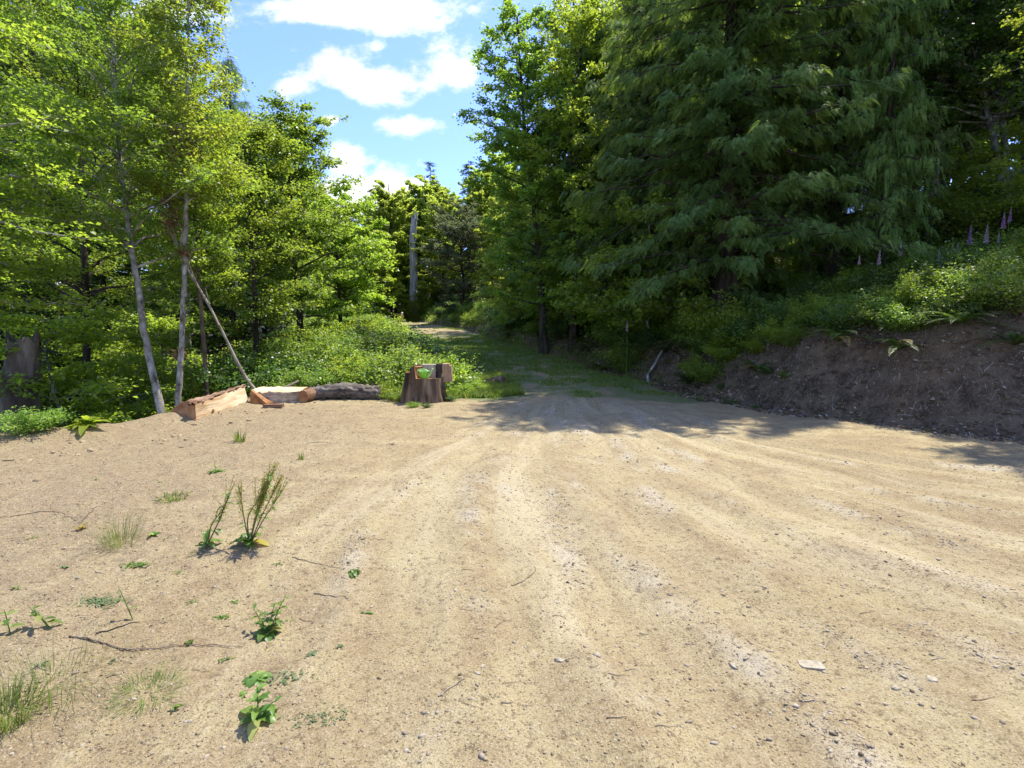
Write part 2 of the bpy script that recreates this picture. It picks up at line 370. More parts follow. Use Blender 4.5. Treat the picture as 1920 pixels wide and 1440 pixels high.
def ground_mat():
    m, nt, N, L = newmat('earth')
    geo = N.new('ShaderNodeNewGeometry'); P = geo.outputs['Position']
    at = N.new('ShaderNodeAttribute'); at.attribute_name = 'zone'
    sp = N.new('ShaderNodeSeparateColor'); L.new(at.outputs['Color'], sp.inputs[0]); Zg, Zb, Zl = sp.outputs[0], sp.outputs[1], sp.outputs[2]
    ar = N.new('ShaderNodeAttribute'); ar.attribute_name = 'rut'
    sr = N.new('ShaderNodeSeparateColor'); L.new(ar.outputs['Color'], sr.inputs[0]); Rr, Rg, Rl = sr.outputs[0], sr.outputs[1], sr.outputs[2]
    n_big = noise(N, L, P, .55, 5, .55); n_mid = noise(N, L, P, 3.2, 6, .6); n_fine = noise(N, L, P, 22, 6, .65); n_grain = noise(N, L, P, 95, 4, .7)
    # dry dirt
    c = mixc(N, L, rng(N, L, n_big, .35, .65), (.30, .24, .12), (.375, .308, .163))
    c = mixc(N, L, rng(N, L, n_mid, .36, .62), mixc(N, L, .85, c, (.235, .172, .092)), c); n_sw = noise(N, L, P, 1.3, 4, .6); c = mixc(N, L, rng(N, L, n_sw, .5, .64, 0, .55), c, (.245, .185, .105))
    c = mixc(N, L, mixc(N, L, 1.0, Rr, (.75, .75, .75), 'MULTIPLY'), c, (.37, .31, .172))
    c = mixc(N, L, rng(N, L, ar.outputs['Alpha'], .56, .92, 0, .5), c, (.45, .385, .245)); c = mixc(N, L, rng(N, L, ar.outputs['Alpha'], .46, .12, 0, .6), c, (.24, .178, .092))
    gv = N.new('ShaderNodeMath'); gv.operation = 'MULTIPLY'; L.new(Rg, gv.inputs[0]); L.new(rng(N, L, n_mid, .4, .6), gv.inputs[1])
    c = mixc(N, L, gv.outputs[0], c, (.38, .33, .235))
    # grey dusty tone toward the left foreground / brown berm
    c = mixc(N, L, rng(N, L, Rl, 0, 1, 0, .55), c, (.20, .15, .095))
    # pale dust patches, dark crumbs
    c = mixc(N, L, rng(N, L, n_fine, .54, .68, 0, .6), c, (.36, .295, .185))
    c = mixc(N, L, rng(N, L, n_fine, .45, .34, 0, .7), c, (.12, .085, .048))
    c = mixc(N, L, rng(N, L, n_grain, .45, .36, 0, .85), c, (.10, .07, .04))
    c = mixc(N, L, rng(N, L, n_grain, .57, .66, 0, .7), c, (.47, .41, .29))
    # bank soil
    bs = mixc(N, L, rng(N, L, n_mid, .35, .65), (.06, .046, .030), (.19, .145, .092))
    bs = mixc(N, L, rng(N, L, n_big, .52, .62, 0, .75), bs, (.16, .115, .068))
    bs = mixc(N, L, rng(N, L, n_fine, .53, .66, 0, .8), bs, (.24, .19, .135))
    bs = mixc(N, L, 1.0, bs, (.8, .8, .8), 'MULTIPLY'); bs = mixc(N, L, rng(N, L, n_grain, .42, .34, 0, .7), bs, (.03, .022, .016))
    # litter
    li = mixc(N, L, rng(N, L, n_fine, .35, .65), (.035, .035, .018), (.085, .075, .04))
    # track grass underlay
    tg = mixc(N, L, rng(N, L, n_mid, .38, .62), (.17, .155, .085), (.125, .16, .052))
    def fz(z, a=.42, b=.58):
        ad = N.new('ShaderNodeMath'); ad.operation = 'ADD'; L.new(z, ad.inputs[0]); L.new(rng(N, L, n_mid, .3, .7, -.28, .28), ad.inputs[1]); return rng(N, L, ad.outputs[0], a, b)
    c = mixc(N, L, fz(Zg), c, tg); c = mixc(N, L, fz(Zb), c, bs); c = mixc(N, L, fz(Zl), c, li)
    pb = N.new('ShaderNodeBsdfPrincipled'); L.new(c, pb.inputs['Base Color']); pb.inputs['Roughness'].default_value = .95; pb.inputs['Specular IOR Level'].default_value = .12
    b1 = N.new('ShaderNodeBump'); b1.inputs['Strength'].default_value = .9; b1.inputs['Distance'].default_value = .022; L.new(n_fine, b1.inputs['Height'])
    b2 = N.new('ShaderNodeBump'); b2.inputs['Strength'].default_value = 1.0; b2.inputs['Distance'].default_value = .008; L.new(n_grain, b2.inputs['Height']); L.new(b1.outputs[0], b2.inputs['Normal'])
    L.new(b2.outputs[0], pb.inputs['Normal'])
    out = N.new('ShaderNodeOutputMaterial'); L.new(pb.outputs[0], out.inputs['Surface'])
    return m
M_earth = ground_mat()
M_alder = leaf_mat('alder_leaf', (.065, .125, .018), (.20, .28, .04), (.30, .33, .10), .52, 2.3, .42, .5)
M_bright = leaf_mat('bright_leaf', (.10, .17, .02), (.255, .335, .045), (.36, .37, .12), .55, 2.3, .42, .5)
M_deep = leaf_mat('dark_leaf', (.035, .08, .016), (.10, .17, .028), None, .42, 1.9, .38, .6)
M_cedar = leaf_mat('cedar_spray', (.055, .12, .026), (.235, .345, .085), (.22, .16, .06), .42, 1.7, .65, .2, .965)
M_fir = leaf_mat('fir_needles', (.02, .045, .022), (.055, .095, .04), None, .2, 1.5, .6, .3)
M_far = leaf_mat('far_leaf', (.15, .22, .04), (.34, .42, .09), None, .58, 2.1, .5, .3)
M_willow = leaf_mat('grey_willow_leaf', (.08, .12, .06), (.17, .21, .12), (.3, .33, .24), .4, 1.6, .5, .4, .85)
M_fern = leaf_mat('fern_frond', (.035, .085, .014), (.10, .17, .025), (.17, .14, .04), .45, 2.0, .5, .4, .93)
M_bramble = leaf_mat('bramble_leaf', (.09, .175, .03), (.22, .32, .06), (.34, .38, .2), .45, 2.1, .4, .5, .93)
M_grass = leaf_mat('grass_blade', (.075, .145, .022), (.19, .26, .055), (.35, .30, .14), .45, 1.8, .5, .3, .93)
M_weed = leaf_mat('weed_leaf', (.07, .15, .025), (.17, .27, .05), (.30, .33, .10), .45, 2.0, .4, .5, .9)
M_weedgrey = leaf_mat('grey_green_weed', (.10, .14, .055), (.19, .235, .10), None, .35, 1.6, .5, .4)
M_yellow = leaf_mat('yellowing_leaf', (.28, .24, .03), (.42, .34, .05), None, .45, 1.5, .5, .4)
M_deadleaf = leaf_mat('dead_leaf', (.16, .10, .05), (.30, .20, .11), None, .3, 1.3, .7, .2)
M_seed = leaf_mat('dock_seed', (.20, .24, .05), (.40, .42, .10), (.34, .20, .08), .4, 1.6, .6, .3, .85)
M_stem = leaf_mat('weed_stem', (.16, .14, .05), (.24, .22, .07), None, .15, 1.2, .6, .3)
M_purple = leaf_mat('foxglove_bell', (.30, .16, .40), (.55, .34, .62), (.62, .45, .66), .45, 1.4, .5, .3, .9)
M_pink = leaf_mat('pale_foxglove_bell', (.45, .32, .46), (.62, .5, .62), None, .45, 1.3, .5, .3)
M_alderbark = rough_mat('alder_bark', [(.05, .045, .03), (.20, .18, .14), (.30, .285, .235), (.46, .44, .39)], 9, (1, 1, .7), .85, .5)
M_brownbark = rough_mat('brown_bark', [(.05, .035, .025), (.13, .09, .06), (.24, .18, .13)], 6, (1, 1, .25), .9, .7)
M_lichenbark = rough_mat('lichen_bark', [(.03, .03, .022), (.13, .13, .10), (.40, .42, .37)], 7, (1, 1, .6), .9, .5)
M_darkbark = rough_mat('dark_bark', [(.015, .012, .009), (.05, .038, .028), (.10, .085, .065)], 6, (1, 1, .2), .95, .8)
M_snag = rough_mat('grey_snag_wood', [(.13, .12, .11), (.32, .31, .295), (.50, .49, .47)], 5, (1.6, 1.6, .2), .9, .7)
M_stumpbark = rough_mat('weathered_stump', [(.03, .02, .013), (.11, .07, .04), (.26, .185, .11)], 5, (1.6, 1.6, .15), .95, 1.0)
M_oldwood = rough_mat('old_grey_brown_wood', [(.035, .028, .02), (.11, .09, .068), (.25, .22, .18)], 3, (1, 1, .35), .95, 1.0)
M_dead = rough_mat('dead_branch', [(.13, .105, .075), (.26, .22, .165), (.40, .355, .285)], 8, (1, 1, .3), .9, .4)
M_twig = rough_mat('twig_bark', [(.07, .045, .03), (.17, .12, .085), (.30, .24, .18)], 20, (1, 1, 1), .9, .3)
M_cutwood = rough_mat('fresh_cut_wood', [(.30, .15, .06), (.52, .35, .18), (.62, .48, .29), (.66, .53, .34)], 4, (.8, .25, 2.2), .75, .6, 14)
M_endwood = rough_mat('orange_end_grain', [(.16, .07, .03), (.30, .145, .06), (.42, .23, .10)], 5, (1, 1, 1), .8, .4)
M_palewood = rough_mat('pale_weathered_wood', [(.25, .19, .13), (.38, .31, .23), (.48, .41, .32)], 6, (4, 4, .5), .85, .4)
M_tanwood = rough_mat('tan_wood', [(.24, .15, .075), (.36, .24, .13), (.45, .33, .20)], 6, (4, 4, .5), .85, .4)
M_slabside = rough_mat('streaky_slab_side', [(.10, .06, .035), (.42, .33, .23), (.55, .46, .34)], 5, (.35, 2, 4), .85, .6)
M_logbark = rough_mat('grey_log_bark', [(.035, .027, .022), (.12, .10, .08), (.25, .22, .18)], 5, (.25, 2, 2), .95, 1.0, 14)
M_redbark = rough_mat('stringy_bark', [(.06, .03, .02), (.17, .095, .055), (.30, .20, .13)], 6, (.3, .3, 2), .95, .8)
M_pebble = None

# ------------------------------------------------------------------ ground sheet
def axis(fine0, fine1, d, grow, lo, hi, dmax=8):
    a = list(np.arange(fine0, fine1, d)); s = d
    while a[-1] < hi: s = min(s*grow, dmax); a.append(a[-1]+s)
    s = d; b = []
    x = fine0
    while x > lo: s = min(s*grow, dmax); x -= s; b.append(x)
    return np.array(b[::-1]+a)
xs = axis(-3.2, 3.6, .018, 1.0105, -260, 260, 12)
ys = axis(1.4, 4.6, .017, 1.0095, -60, 480, 12)
ys = ys[(ys > -40)]
GX, GY = np.meshgrid(xs, ys)
shp = GX.shape
gz, dB, dE, bw, rut, grav = [a.reshape(shp) for a in terrain(GX.ravel(), GY.ravel(), True, True)]
dT, _ = polydist(GX.ravel(), GY.ravel(), TRACK); dT = dT.reshape(shp)
ontrack = sstep(2.3, 1.6, dT)*sstep(10.8, 12.6, GY)
zone_b = sstep(-0.22, 0.05, dB)*(1-sstep(bw*0.95, bw*1.15, dB))
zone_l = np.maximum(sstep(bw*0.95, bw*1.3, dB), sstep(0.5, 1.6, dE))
behind = sstep(10.7+.4*perlin(GX*.6, GY*0, 2), 11.9+.5*perlin(GX*.7, GY*.3, 5), GY)*(dB < 0.1)*(dE < 0.5)
far_dirt = np.maximum(sstep(27, 34, GY), .55*sstep(2.0, .6, np.abs(dT-.2))*sstep(.0, .5, perlin(GX*.5, GY*.35, 77)+.35))*sstep(2.4, 1.4, dT)
zone_g = np.clip(behind - far_dirt*0.9, 0, 1)
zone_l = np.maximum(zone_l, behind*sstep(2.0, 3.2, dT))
leftz = sstep(-1.0, -4.0, GX)*sstep(12, 9, GY)
idx = np.arange(GX.size).reshape(shp)
F = np.stack([idx[:-1, :-1], idx[:-1, 1:], idx[1:, 1:], idx[1:, :-1]], -1).reshape(-1, 4)
def cellmean(a): return (a[:-1, :-1]+a[:-1, 1:]+a[1:, 1:]+a[1:, :-1]).ravel()/4
cB, cL, cG, cY = cellmean(zone_b), cellmean(zone_l), cellmean(zone_g), cellmean(GY)
cdB = cellmean(dB)
sel_bank = (cdB > -.05) & (cB > .5) & (cY < 20)
sel_hill = (cL > .5) & ~sel_bank
sel_path = (cG > .5) & ~sel_bank & ~sel_hill
sel_gnd = ~(sel_bank | sel_hill | sel_path)
VV = np.stack([GX, GY, gz], -1).reshape(-1, 3)
ZC = np.stack([zone_g, zone_b, zone_l, np.ones(shp)], -1).reshape(-1, 4)
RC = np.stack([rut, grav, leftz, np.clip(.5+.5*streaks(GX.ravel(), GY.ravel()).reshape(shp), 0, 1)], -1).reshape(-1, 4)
def ground_piece(name, sel, label):
    f = F[sel]; used = np.unique(f); remap = np.zeros(len(VV), np.int64); remap[used] = np.arange(len(used))
    g = Geo(); g.add(VV[used], remap[f]); me = g.mesh(name, M_earth, True)
    for an, arr in (('zone', ZC), ('rut', RC)):
        a = me.attributes.new(an, 'FLOAT_COLOR', 'POINT'); a.data.foreach_set('color', arr[used].astype(np.float32).ravel())
    o = link(name, me); tag(o, label, None, None, 'structure'); return o
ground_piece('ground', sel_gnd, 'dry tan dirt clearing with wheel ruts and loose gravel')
ground_piece('path', sel_path, 'grassy track climbing away from the clearing')
ground_piece('earth_bank', sel_bank, 'dark bare soil bank cut beside the clearing')
ground_piece('hillside', sel_hill, 'shaded forest floor on the slopes')

# ------------------------------------------------------------------ trees
def broadleaf_meshes(trunk, rad, leafmat, barkmat, seed=0, f0=.3, nl=46, Lmax=2.3, up=.7, twigs=11, lpt=34, leaf=.075, prof='oval', sides=9, flat=.6, twl=.55, fork=0, bias=None, jit=.075):
    """returns (trunk mesh, crown mesh); trunk = polyline from the base, rad = (base, top) radius"""
    r = np.random.default_rng(seed)
    T = smooth_poly(trunk, 6); n = len(T)
    T[1:, :2] += r.normal(0, .012, (n-1, 2))*np.linspace(0.3, 1, n-1)[:, None]
    s = np.concatenate([[0], np.cumsum(np.linalg.norm(np.diff(T, axis=0), axis=1))]); S = s/s[-1]
    R = rad[0]+(rad[1]-rad[0])*S**.85; R = R*(1+.5*np.exp(-s/.25))
    gt = Geo(); tube(gt, T, R, sides, .5, 0, .25, True, seed)
    gc = Geo()
    ts = np.sort(r.uniform(f0, .985, nl)); az = np.arange(nl)*2.399+r.uniform(0, .8, nl)
    P0 = np.stack([np.interp(ts, S, T[:, k]) for k in range(3)], -1)
    q = (ts-f0)/(1-f0)
    if prof == 'oval': pl = np.sqrt(np.clip(1-(2*q-.75)**2/1.9, .05, 1))
    elif prof == 'cone': pl = 1-.85*q
    else: pl = .55+.45*np.sin(q*math.pi)
    Ls = Lmax*pl*r.uniform(.7, 1.15, nl)
    if bias is not None: Ls = Ls*(1+.6*np.cos(az-bias))
    el = up*(0.55+.75*q)+r.normal(0, .13, nl)
    hd = np.stack([np.cos(az), np.sin(az), np.zeros(nl)], -1)
    TS, TD, TL = [], [], []
    for i in range(nl):
        k = np.linspace(0, 1, 6)[:, None]
        c = P0[i]+hd[i]*Ls[i]*k*math.cos(el[i])+np.array([0, 0, 1])*Ls[i]*(math.sin(el[i])*k-.16*k*k)
        c[1:] += r.normal(0, .035*Ls[i]/2, (5, 3))
        r0 = max(.008, min(np.interp(ts[i], S, R)*.55, .011*Ls[i]+.012))
        tube(gt, c, np.linspace(r0, .005, 6), 5, .5, 0, 0, False)
        kk = r.uniform(.18, 1, twigs)
        P = np.stack([np.interp(kk, k[:, 0], c[:, j]) for j in range(3)], -1)
        side = r.choice([-1, 1], twigs)*r.uniform(.35, 1.2, twigs); a = az[i]+side
        d = np.stack([np.cos(a), np.sin(a), r.normal(.12, .28, twigs)], -1)
        TS.append(P); TD.append(unit(d)); TL.append(r.uniform(.5, 1.2, twigs)*twl*(Ls[i]/Lmax)**.3)
    TS = np.concatenate(TS); TD = np.concatenate(TD); TL = np.concatenate(TL); nt_ = len(TS)
    TE = TS+TD*TL[:, None]
    sticks(gt, TS, TE, .005, .002, 3)
    m = nt_*lpt; ti = np.repeat(np.arange(nt_), lpt)
    k = r.uniform(.08, 1.06, m)
    P = TS[ti]+TD[ti]*(TL[ti]*k)[:, None]+r.normal(0, 1, (m, 3))*np.array([1, 1, .6])*jit*twl/.5
    D = unit(TD[ti]*.6+r.normal(0, .7, (m, 3))*np.array([1, 1, .45])); Nn = unit(np.array([0, 0, 1.])+r.normal(0, flat, (m, 3)))
    cl = r.uniform(0, 1, nt_)
    rnd = np.clip(.55*r.uniform(0, 1, m)+.45*cl[ti], 0, 1)
    sz = leaf*r.uniform(.45, 1.3, m)
    leaf_quads(gc, P, D, Nn, sz, sz*r.uniform(.55, .9, m), rnd)
    return gt.mesh('trunk', barkmat, True), gc.mesh('crown', leafmat)

def put_tree(name, meshes, label, cat, loc=(0, 0, 0), rotz=0, scale=1, group=None):
    t = thing(name, label, cat, loc, rotz, scale, group)
    link('trunk', meshes[0], t); link('crown', meshes[1], t)
    return t

# cedar spray: flat drooping fan
def spray_proto(n=8, ang=.8, wid=.042, ll=.46, droop=.45):
    V = []; Fq = []
    def quad(p, d, l, w):
        s = np.array([-d[1], d[0], 0]); b = len(V)
        V.extend([p, p+d*l*.45+s*w, p+d*l-np.array([0, 0, droop*.5*l]), p+d*l*.45-s*w]); Fq.append([b, b+1, b+2, b+3])
    for i in range(n):
        x = .06+.86*i/(n-1); z = -droop*x*x; l = ll*(1-.72*(x**1.6))
        for sg in (-1, 1):
            d = np.array([math.cos(ang), sg*math.sin(ang), -.12]); quad(np.array([x, 0, z]), d, l, wid*(1-.4*x))
    quad(np.array([.8, 0, -droop*.64]), np.array([1., 0, -.5]), .28, .035)
    b = len(V); V.extend([np.array([0, .012, 0]), np.array([0, -.012, 0]), np.array([.9, -.006, -droop*.8]), np.array([.9, .006, -droop*.8])]); Fq.append([b, b+1, b+2, b+3])
    return np.array(V), np.array(Fq)
SPV, SPF = spray_proto()
FPV, FPF = spray_proto(7, .95, .07, .40, .08)

def conifer_meshes(H, r0, Lmax, leafmat, barkmat, seed=0, f0=.05, nl=90, droop=.55, spr=26, sprsize=.42, kind='cedar', lean=(0, 0), top=.06, sides=12, hang=.5):
    r = np.random.default_rng(seed)
    gt = Geo(); gc = Geo()
    zz = np.linspace(0, H, 14); T = np.stack([lean[0]*zz/H+.08*np.sin(zz*.4+seed), lean[1]*zz/H+.08*np.cos(zz*.5), zz], -1)
    S = zz/H; R = (r0*(1-.93*S**.9))*(1+.45*np.exp(-zz/.5))
    tube(gt, T, R, sides, .5, 0, .3, True, seed, .05, 7)
    ts = f0+(0.985-f0)*np.sort(r.uniform(0, 1, nl))**.95; az = np.arange(nl)*2.399+r.uniform(0, 1, nl)
    pv, pf = (SPV, SPF) if kind == 'cedar' else (FPV, FPF)
    AP, AM, AR = [], [], []
    for i in range(nl):
        q = (ts[i]-f0)/(1-f0)
        if kind == 'cedar': L_ = Lmax*(1-q**1.35*(1-top))*(r.uniform(.72, 1.12) if i % 3 else r.uniform(.3, .6))*(.75+.25*min(1, q*8))
        else: L_ = Lmax*(1-q*(1-top))*r.uniform(.8, 1.1)
        p0 = np.array([np.interp(ts[i], S, T[:, k]) for k in range(3)])
        h = np.array([math.cos(az[i]), math.sin(az[i]), 0])
        k = np.linspace(0, 1, 8)[:, None]
        e0 = r.uniform(.05, .5) if kind == 'cedar' else .15+.5*q
        c = p0+h*L_*k+np.array([0, 0, 1.])*L_*(e0*k-droop*k*k+(.22*k**4 if kind == 'cedar' else .05*k**3))
        c[1:, :] += r.normal(0, .02*L_, (7, 3))*np.array([1, 1, .5])
        tube(gt, c, np.linspace(max(.012, .012*L_), .004, 8), 4, .5, 0, 0, False)
        m = max(6, int(spr*L_/Lmax*1.1))
        kk = r.uniform(.12, 1.02, m)**.8
        P = np.stack([np.interp(kk, k[:, 0], c[:, j]) for j in range(3)], -1)
        sd = r.choice([-1, 1], m); a = az[i]+sd*r.uniform(.15, 1.25, m)*(1-.6*kk)
        if kind == 'cedar':
            nb = 12; kb = r.uniform(.04, .97, nb); pb_ = np.stack([np.interp(kb, k[:, 0], c[:, j]) for j in range(3)], -1); ab = az[i]+r.choice([-1, 1], nb)*r.uniform(.3, 1.4, nb)*(1.15-.6*kb)
            lb = r.uniform(.35, 1.25, nb)*(.45+.22*L_/4)*(1.2-.45*kb); db = r.uniform(.1, .9, nb)
            on = r.uniform(0, 1, m) < .78; bi = r.integers(0, nb, m); kq = r.uniform(.1, 1.0, m)
            hb = np.stack([np.cos(ab), np.sin(ab), 0*ab], -1)
            Q = pb_[bi]+hb[bi]*(lb[bi]*kq)[:, None]+np.array([0, 0, 1.])*(lb[bi]*(.25*kq-db[bi]*kq*kq))[:, None]
            P = np.where(on[:, None], Q, P); a = np.where(on, ab[bi]+sd*r.uniform(.1, 1.0, m), a)
            mid = pb_+hb*(lb*.5)[:, None]+np.array([0, 0, 1.])*(lb*(.125-db*.25))[:, None]; end = pb_+hb*lb[:, None]+np.array([0, 0, 1.])*(lb*(.25-db))[:, None]
            sticks(gt, pb_, mid, .009, .006, 3); sticks(gt, mid, end, .006, .002, 3)
        if kind == 'cedar': dz = -r.uniform(.15, 1.0, m)*hang-.1
        else: dz = r.normal(-.08, .12, m)
        D = unit(np.stack([np.cos(a), np.sin(a), dz], -1))
        U = unit(np.array([0, 0, 1.])+r.normal(0, .28, (m, 3))); Y = unit(np.cross(U, D)); Z = np.cross(D, Y)
        sc = sprsize*r.uniform(.45, 1.45, m)*(1.1-.3*kk)
        AM.append(np.stack([D, Y, Z], -1)*sc[:, None, None]); AP.append(P+r.normal(0, .05, (m, 3)))
        AR.append(np.clip(r.uniform(0, .5)+r.uniform(0, .5, m), 0, 1))
    stamp(gc, pv, pf, np.concatenate(AM), np.concatenate(AP), np.concatenate(AR))
    return gt.mesh('trunk', barkmat, True), gc.mesh('crown', leafmat)

def T3(*pts): return np.array([pix(*p) for p in pts])
def base_of(P):
    return np.array([P[0][0], P[0][1], hz(P[0][0], P[0][1])])
def custom_tree(name, pts, rad, label, cat='alder tree', **kw):
    P = T3(*pts); b = base_of(P)
    lean = P[1]-P[0]
    if b[2] < P[0][2]-.05: P = np.vstack([P[0]+[0, 0, b[2]-P[0][2]-.1], P])
    else: P[0][2] = b[2]-.1
    b0 = P[0].copy()
    ms = broadleaf_meshes(P-b0, rad, **kw)
    return put_tree(name, ms, label, cat, tuple(b0))

# left side, specific trees
custom_tree('alder_tree', [(303,775,10),(274,640,10.2),(256,520,10.4),(242,430,10.6),(226,300,10.9),(214,120,11.2),(205,-60,11.5)], (.078, .02),
            'pale-barked alder leaning left just behind the cut split log', leafmat=M_alder, barkmat=M_alderbark, seed=1, f0=.36, nl=56, Lmax=2.6, up=.8, twigs=15, lpt=52, leaf=.062)
custom_tree('alder_tree', [(334,757,10.4),(341,640,10.5),(346,500,10.6),(350,350,10.7),(350,230,10.8),(353,80,11),(352,-60,11.2)], (.066, .02),
            'slender upright alder with brown dead leaf clump hanging high on its trunk', leafmat=M_bright, barkmat=M_alderbark, seed=2, f0=.5, nl=38, Lmax=1.25, up=.9, twigs=13, lpt=46, leaf=.062)
custom_tree('alder_tree', [(388,735,12.3),(380,620,12.4),(371,500,12.5),(366,380,12.6),(366,280,12.8),(372,190,12.9)], (.06, .02),
            'thin brown-stemmed alder just right of the slender upright one', leafmat=M_bright, barkmat=M_brownbark, seed=3, f0=.4, nl=36, Lmax=1.3, up=.8, twigs=13, lpt=46, leaf=.065)
custom_tree('alder_tree', [(165,760,12.5),(163,600,12.7),(158,450,12.9),(150,250,13.2),(140,60,13.6),(135,-80,14)], (.10, .03),
            'leafy alder with dark stem between the weathered snag and the leaning pale alder', leafmat=M_alder, barkmat=M_darkbark, seed=4, f0=.3, nl=60, Lmax=2.8, up=.75, twigs=14, lpt=48, leaf=.07)
custom_tree('maple_tree', [(566,690,17),(560,560,17.2),(548,450,17.4),(543,360,17.6),(545,270,17.8),(560,250,18)], (.13, .02),
            'dark-stemmed tree with open crown standing against the sky left of the gap', leafmat=M_alder, barkmat=M_darkbark, seed=5, f0=.2, nl=64, Lmax=2.6, up=.75, twigs=13, lpt=40, leaf=.10)
custom_tree('maple_tree', [(480,700,14.5),(478,560,14.7),(470,430,14.9),(462,330,15.2),(455,250,15.5)], (.08, .02),
            'shorter leafy tree behind the leaning dead pole', leafmat=M_alder, barkmat=M_darkbark, seed=6, f0=.12, nl=60, Lmax=2.0, up=.6, twigs=12, lpt=36, leaf=.085)
custom_tree('alder_tree', [(640,640,24),(636,540,24),(630,450,24.4),(628,380,25)], (.12, .03),
            'sunlit yellow-green tree bordering the sky gap above the brambles', leafmat=M_bright, barkmat=M_darkbark, seed=7, f0=.1, nl=60, Lmax=2.7, up=.5, twigs=13, lpt=40, leaf=.13, prof='dome')
custom_tree('alder_tree', [(-130,800,8.3),(-120,600,8.3),(-110,420,8.4),(-100,200,8.6),(-90,0,8.9)], (.12, .03),
            'near alder whose bright leafy branches reach in from the left edge', leafmat=M_bright, barkmat=M_alderbark, seed=8, f0=.40, nl=46, Lmax=2.3, up=.3, twigs=12, lpt=40, leaf=.075)

# prototypes for the surrounding wood
ALD = [broadleaf_meshes([(0,0,0),(.1,.05,4),(-.15,.1,8),(.05,-.1,12),(0,0,15.5)], (.15,.03), M_alder, M_alderbark, seed=20, f0=.22, nl=74, Lmax=3.0, up=.65, twigs=13, lpt=32, leaf=.11),
       broadleaf_meshes([(0,0,0),(-.2,0,4),(.15,-.1,8),(-.1,.2,13),(.1,.1,17)], (.17,.03), M_alder, M_darkbark, seed=21, f0=.15, nl=84, Lmax=3.3, up=.55, twigs=13, lpt=32, leaf=.12),
       broadleaf_meshes([(0,0,0),(.3,.1,3),(.5,-.1,6),(.4,.1,9),(.6,0,12)], (.12,.03), M_bright, M_alderbark, seed=22, f0=.2, nl=64, Lmax=2.7, up=.6, twigs=13, lpt=32, leaf=.11)]
DRK = [broadleaf_meshes([(0,0,0),(-.3,.05,5),(-.8,.1,10),(-1.2,-.1,14),(-1.5,0,17)], (.15,.04), M_bright, M_lichenbark, seed=30, f0=.3, nl=60, Lmax=3.0, up=.6, twigs=12, lpt=26, leaf=.11),
       broadleaf_meshes([(0,0,0),(.1,.0,5),(-.3,.1,10),(-.5,-.1,14),(-.7,0,18)], (.18,.04), M_alder, M_lichenbark, seed=31, f0=.25, nl=60, Lmax=3.2, up=.6, twigs=12, lpt=26, leaf=.11)]
CED = [conifer_meshes(14.5, .36, 4.6, M_cedar, M_darkbark, 41, .07, 330, .62, 165, .26, hang=.8, top=.25),
       conifer_meshes(13, .24, 3.4, M_cedar, M_darkbark, 42, .09, 220, .6, 120, .25, hang=.85, top=.15),
       conifer_meshes(15, .24, 3.3, M_cedar, M_darkbark, 43, .03, 110, .6, 34, .6, hang=.8)]
FIR = [conifer_meshes(24, .32, 3.6, M_fir, M_darkbark, 51, .1, 130, .3, 26, .75, 'fir'),
       conifer_meshes(19, .25, 3.0, M_fir, M_darkbark, 52, .05, 110, .22, 24, .7, 'fir')]
def bush_mesh(leafmat, seed, h=1.0, w=1.0, n=2600, leaf=.06, stems=26, flat=.7):
    r = np.random.default_rng(seed); gs = Geo(); gc = Geo()
    a = r.uniform(0, 2*math.pi, stems); rr = np.sqrt(r.uniform(.02, 1, stems))*w
    tip = np.stack([np.cos(a)*rr, np.sin(a)*rr, h*(1-.55*(rr/w)**2)*r.uniform(.6, 1.15, stems)], -1)
    base = tip*np.array([.22, .22, 0]); mid = base*.5+tip*.5+np.array([0, 0, .22*h])*1
    sticks(gs, base, mid, .008, .006, 3); sticks(gs, mid, tip, .006, .002, 3)
    m = n; si = r.integers(0, stems, m); k = r.uniform(.1, 1.05, m)[:, None]
    P = (1-k)**2*base[si]+2*k*(1-k)*mid[si]+k*k*tip[si]+r.normal(0, .10, (m, 3))*np.array([w, w, h*.8])
    P[:, 2] = np.abs(P[:, 2])
    D = unit(r.normal(0, 1, (m, 3))*np.array([1, 1, .4])); Nn = unit(np.array([0, 0, 1.])+r.normal(0, flat, (m, 3)))
    sz = leaf*r.uniform(.6, 1.3, m); rnd = np.clip(.5*r.uniform(0, 1, m)+.5*r.uniform(0, 1, stems)[si], 0, 1)
    leaf_quads(gc, P, D, Nn, sz, sz*.75, rnd)
    return gs.mesh('stems', M_twig), gc.mesh('leaves', leafmat)
BUSH = {'bright': [bush_mesh(M_bramble, 60, n=4600), bush_mesh(M_bright, 61, n=4200, leaf=.07)],
        'mid': [bush_mesh(M_alder, 62, n=4200, leaf=.06), bush_mesh(M_deep, 63, n=4200, leaf=.055)],
        'dark': [bush_mesh(M_deep, 64, n=3200, leaf=.07), bush_mesh(M_alder, 65, n=3000, leaf=.06)]}
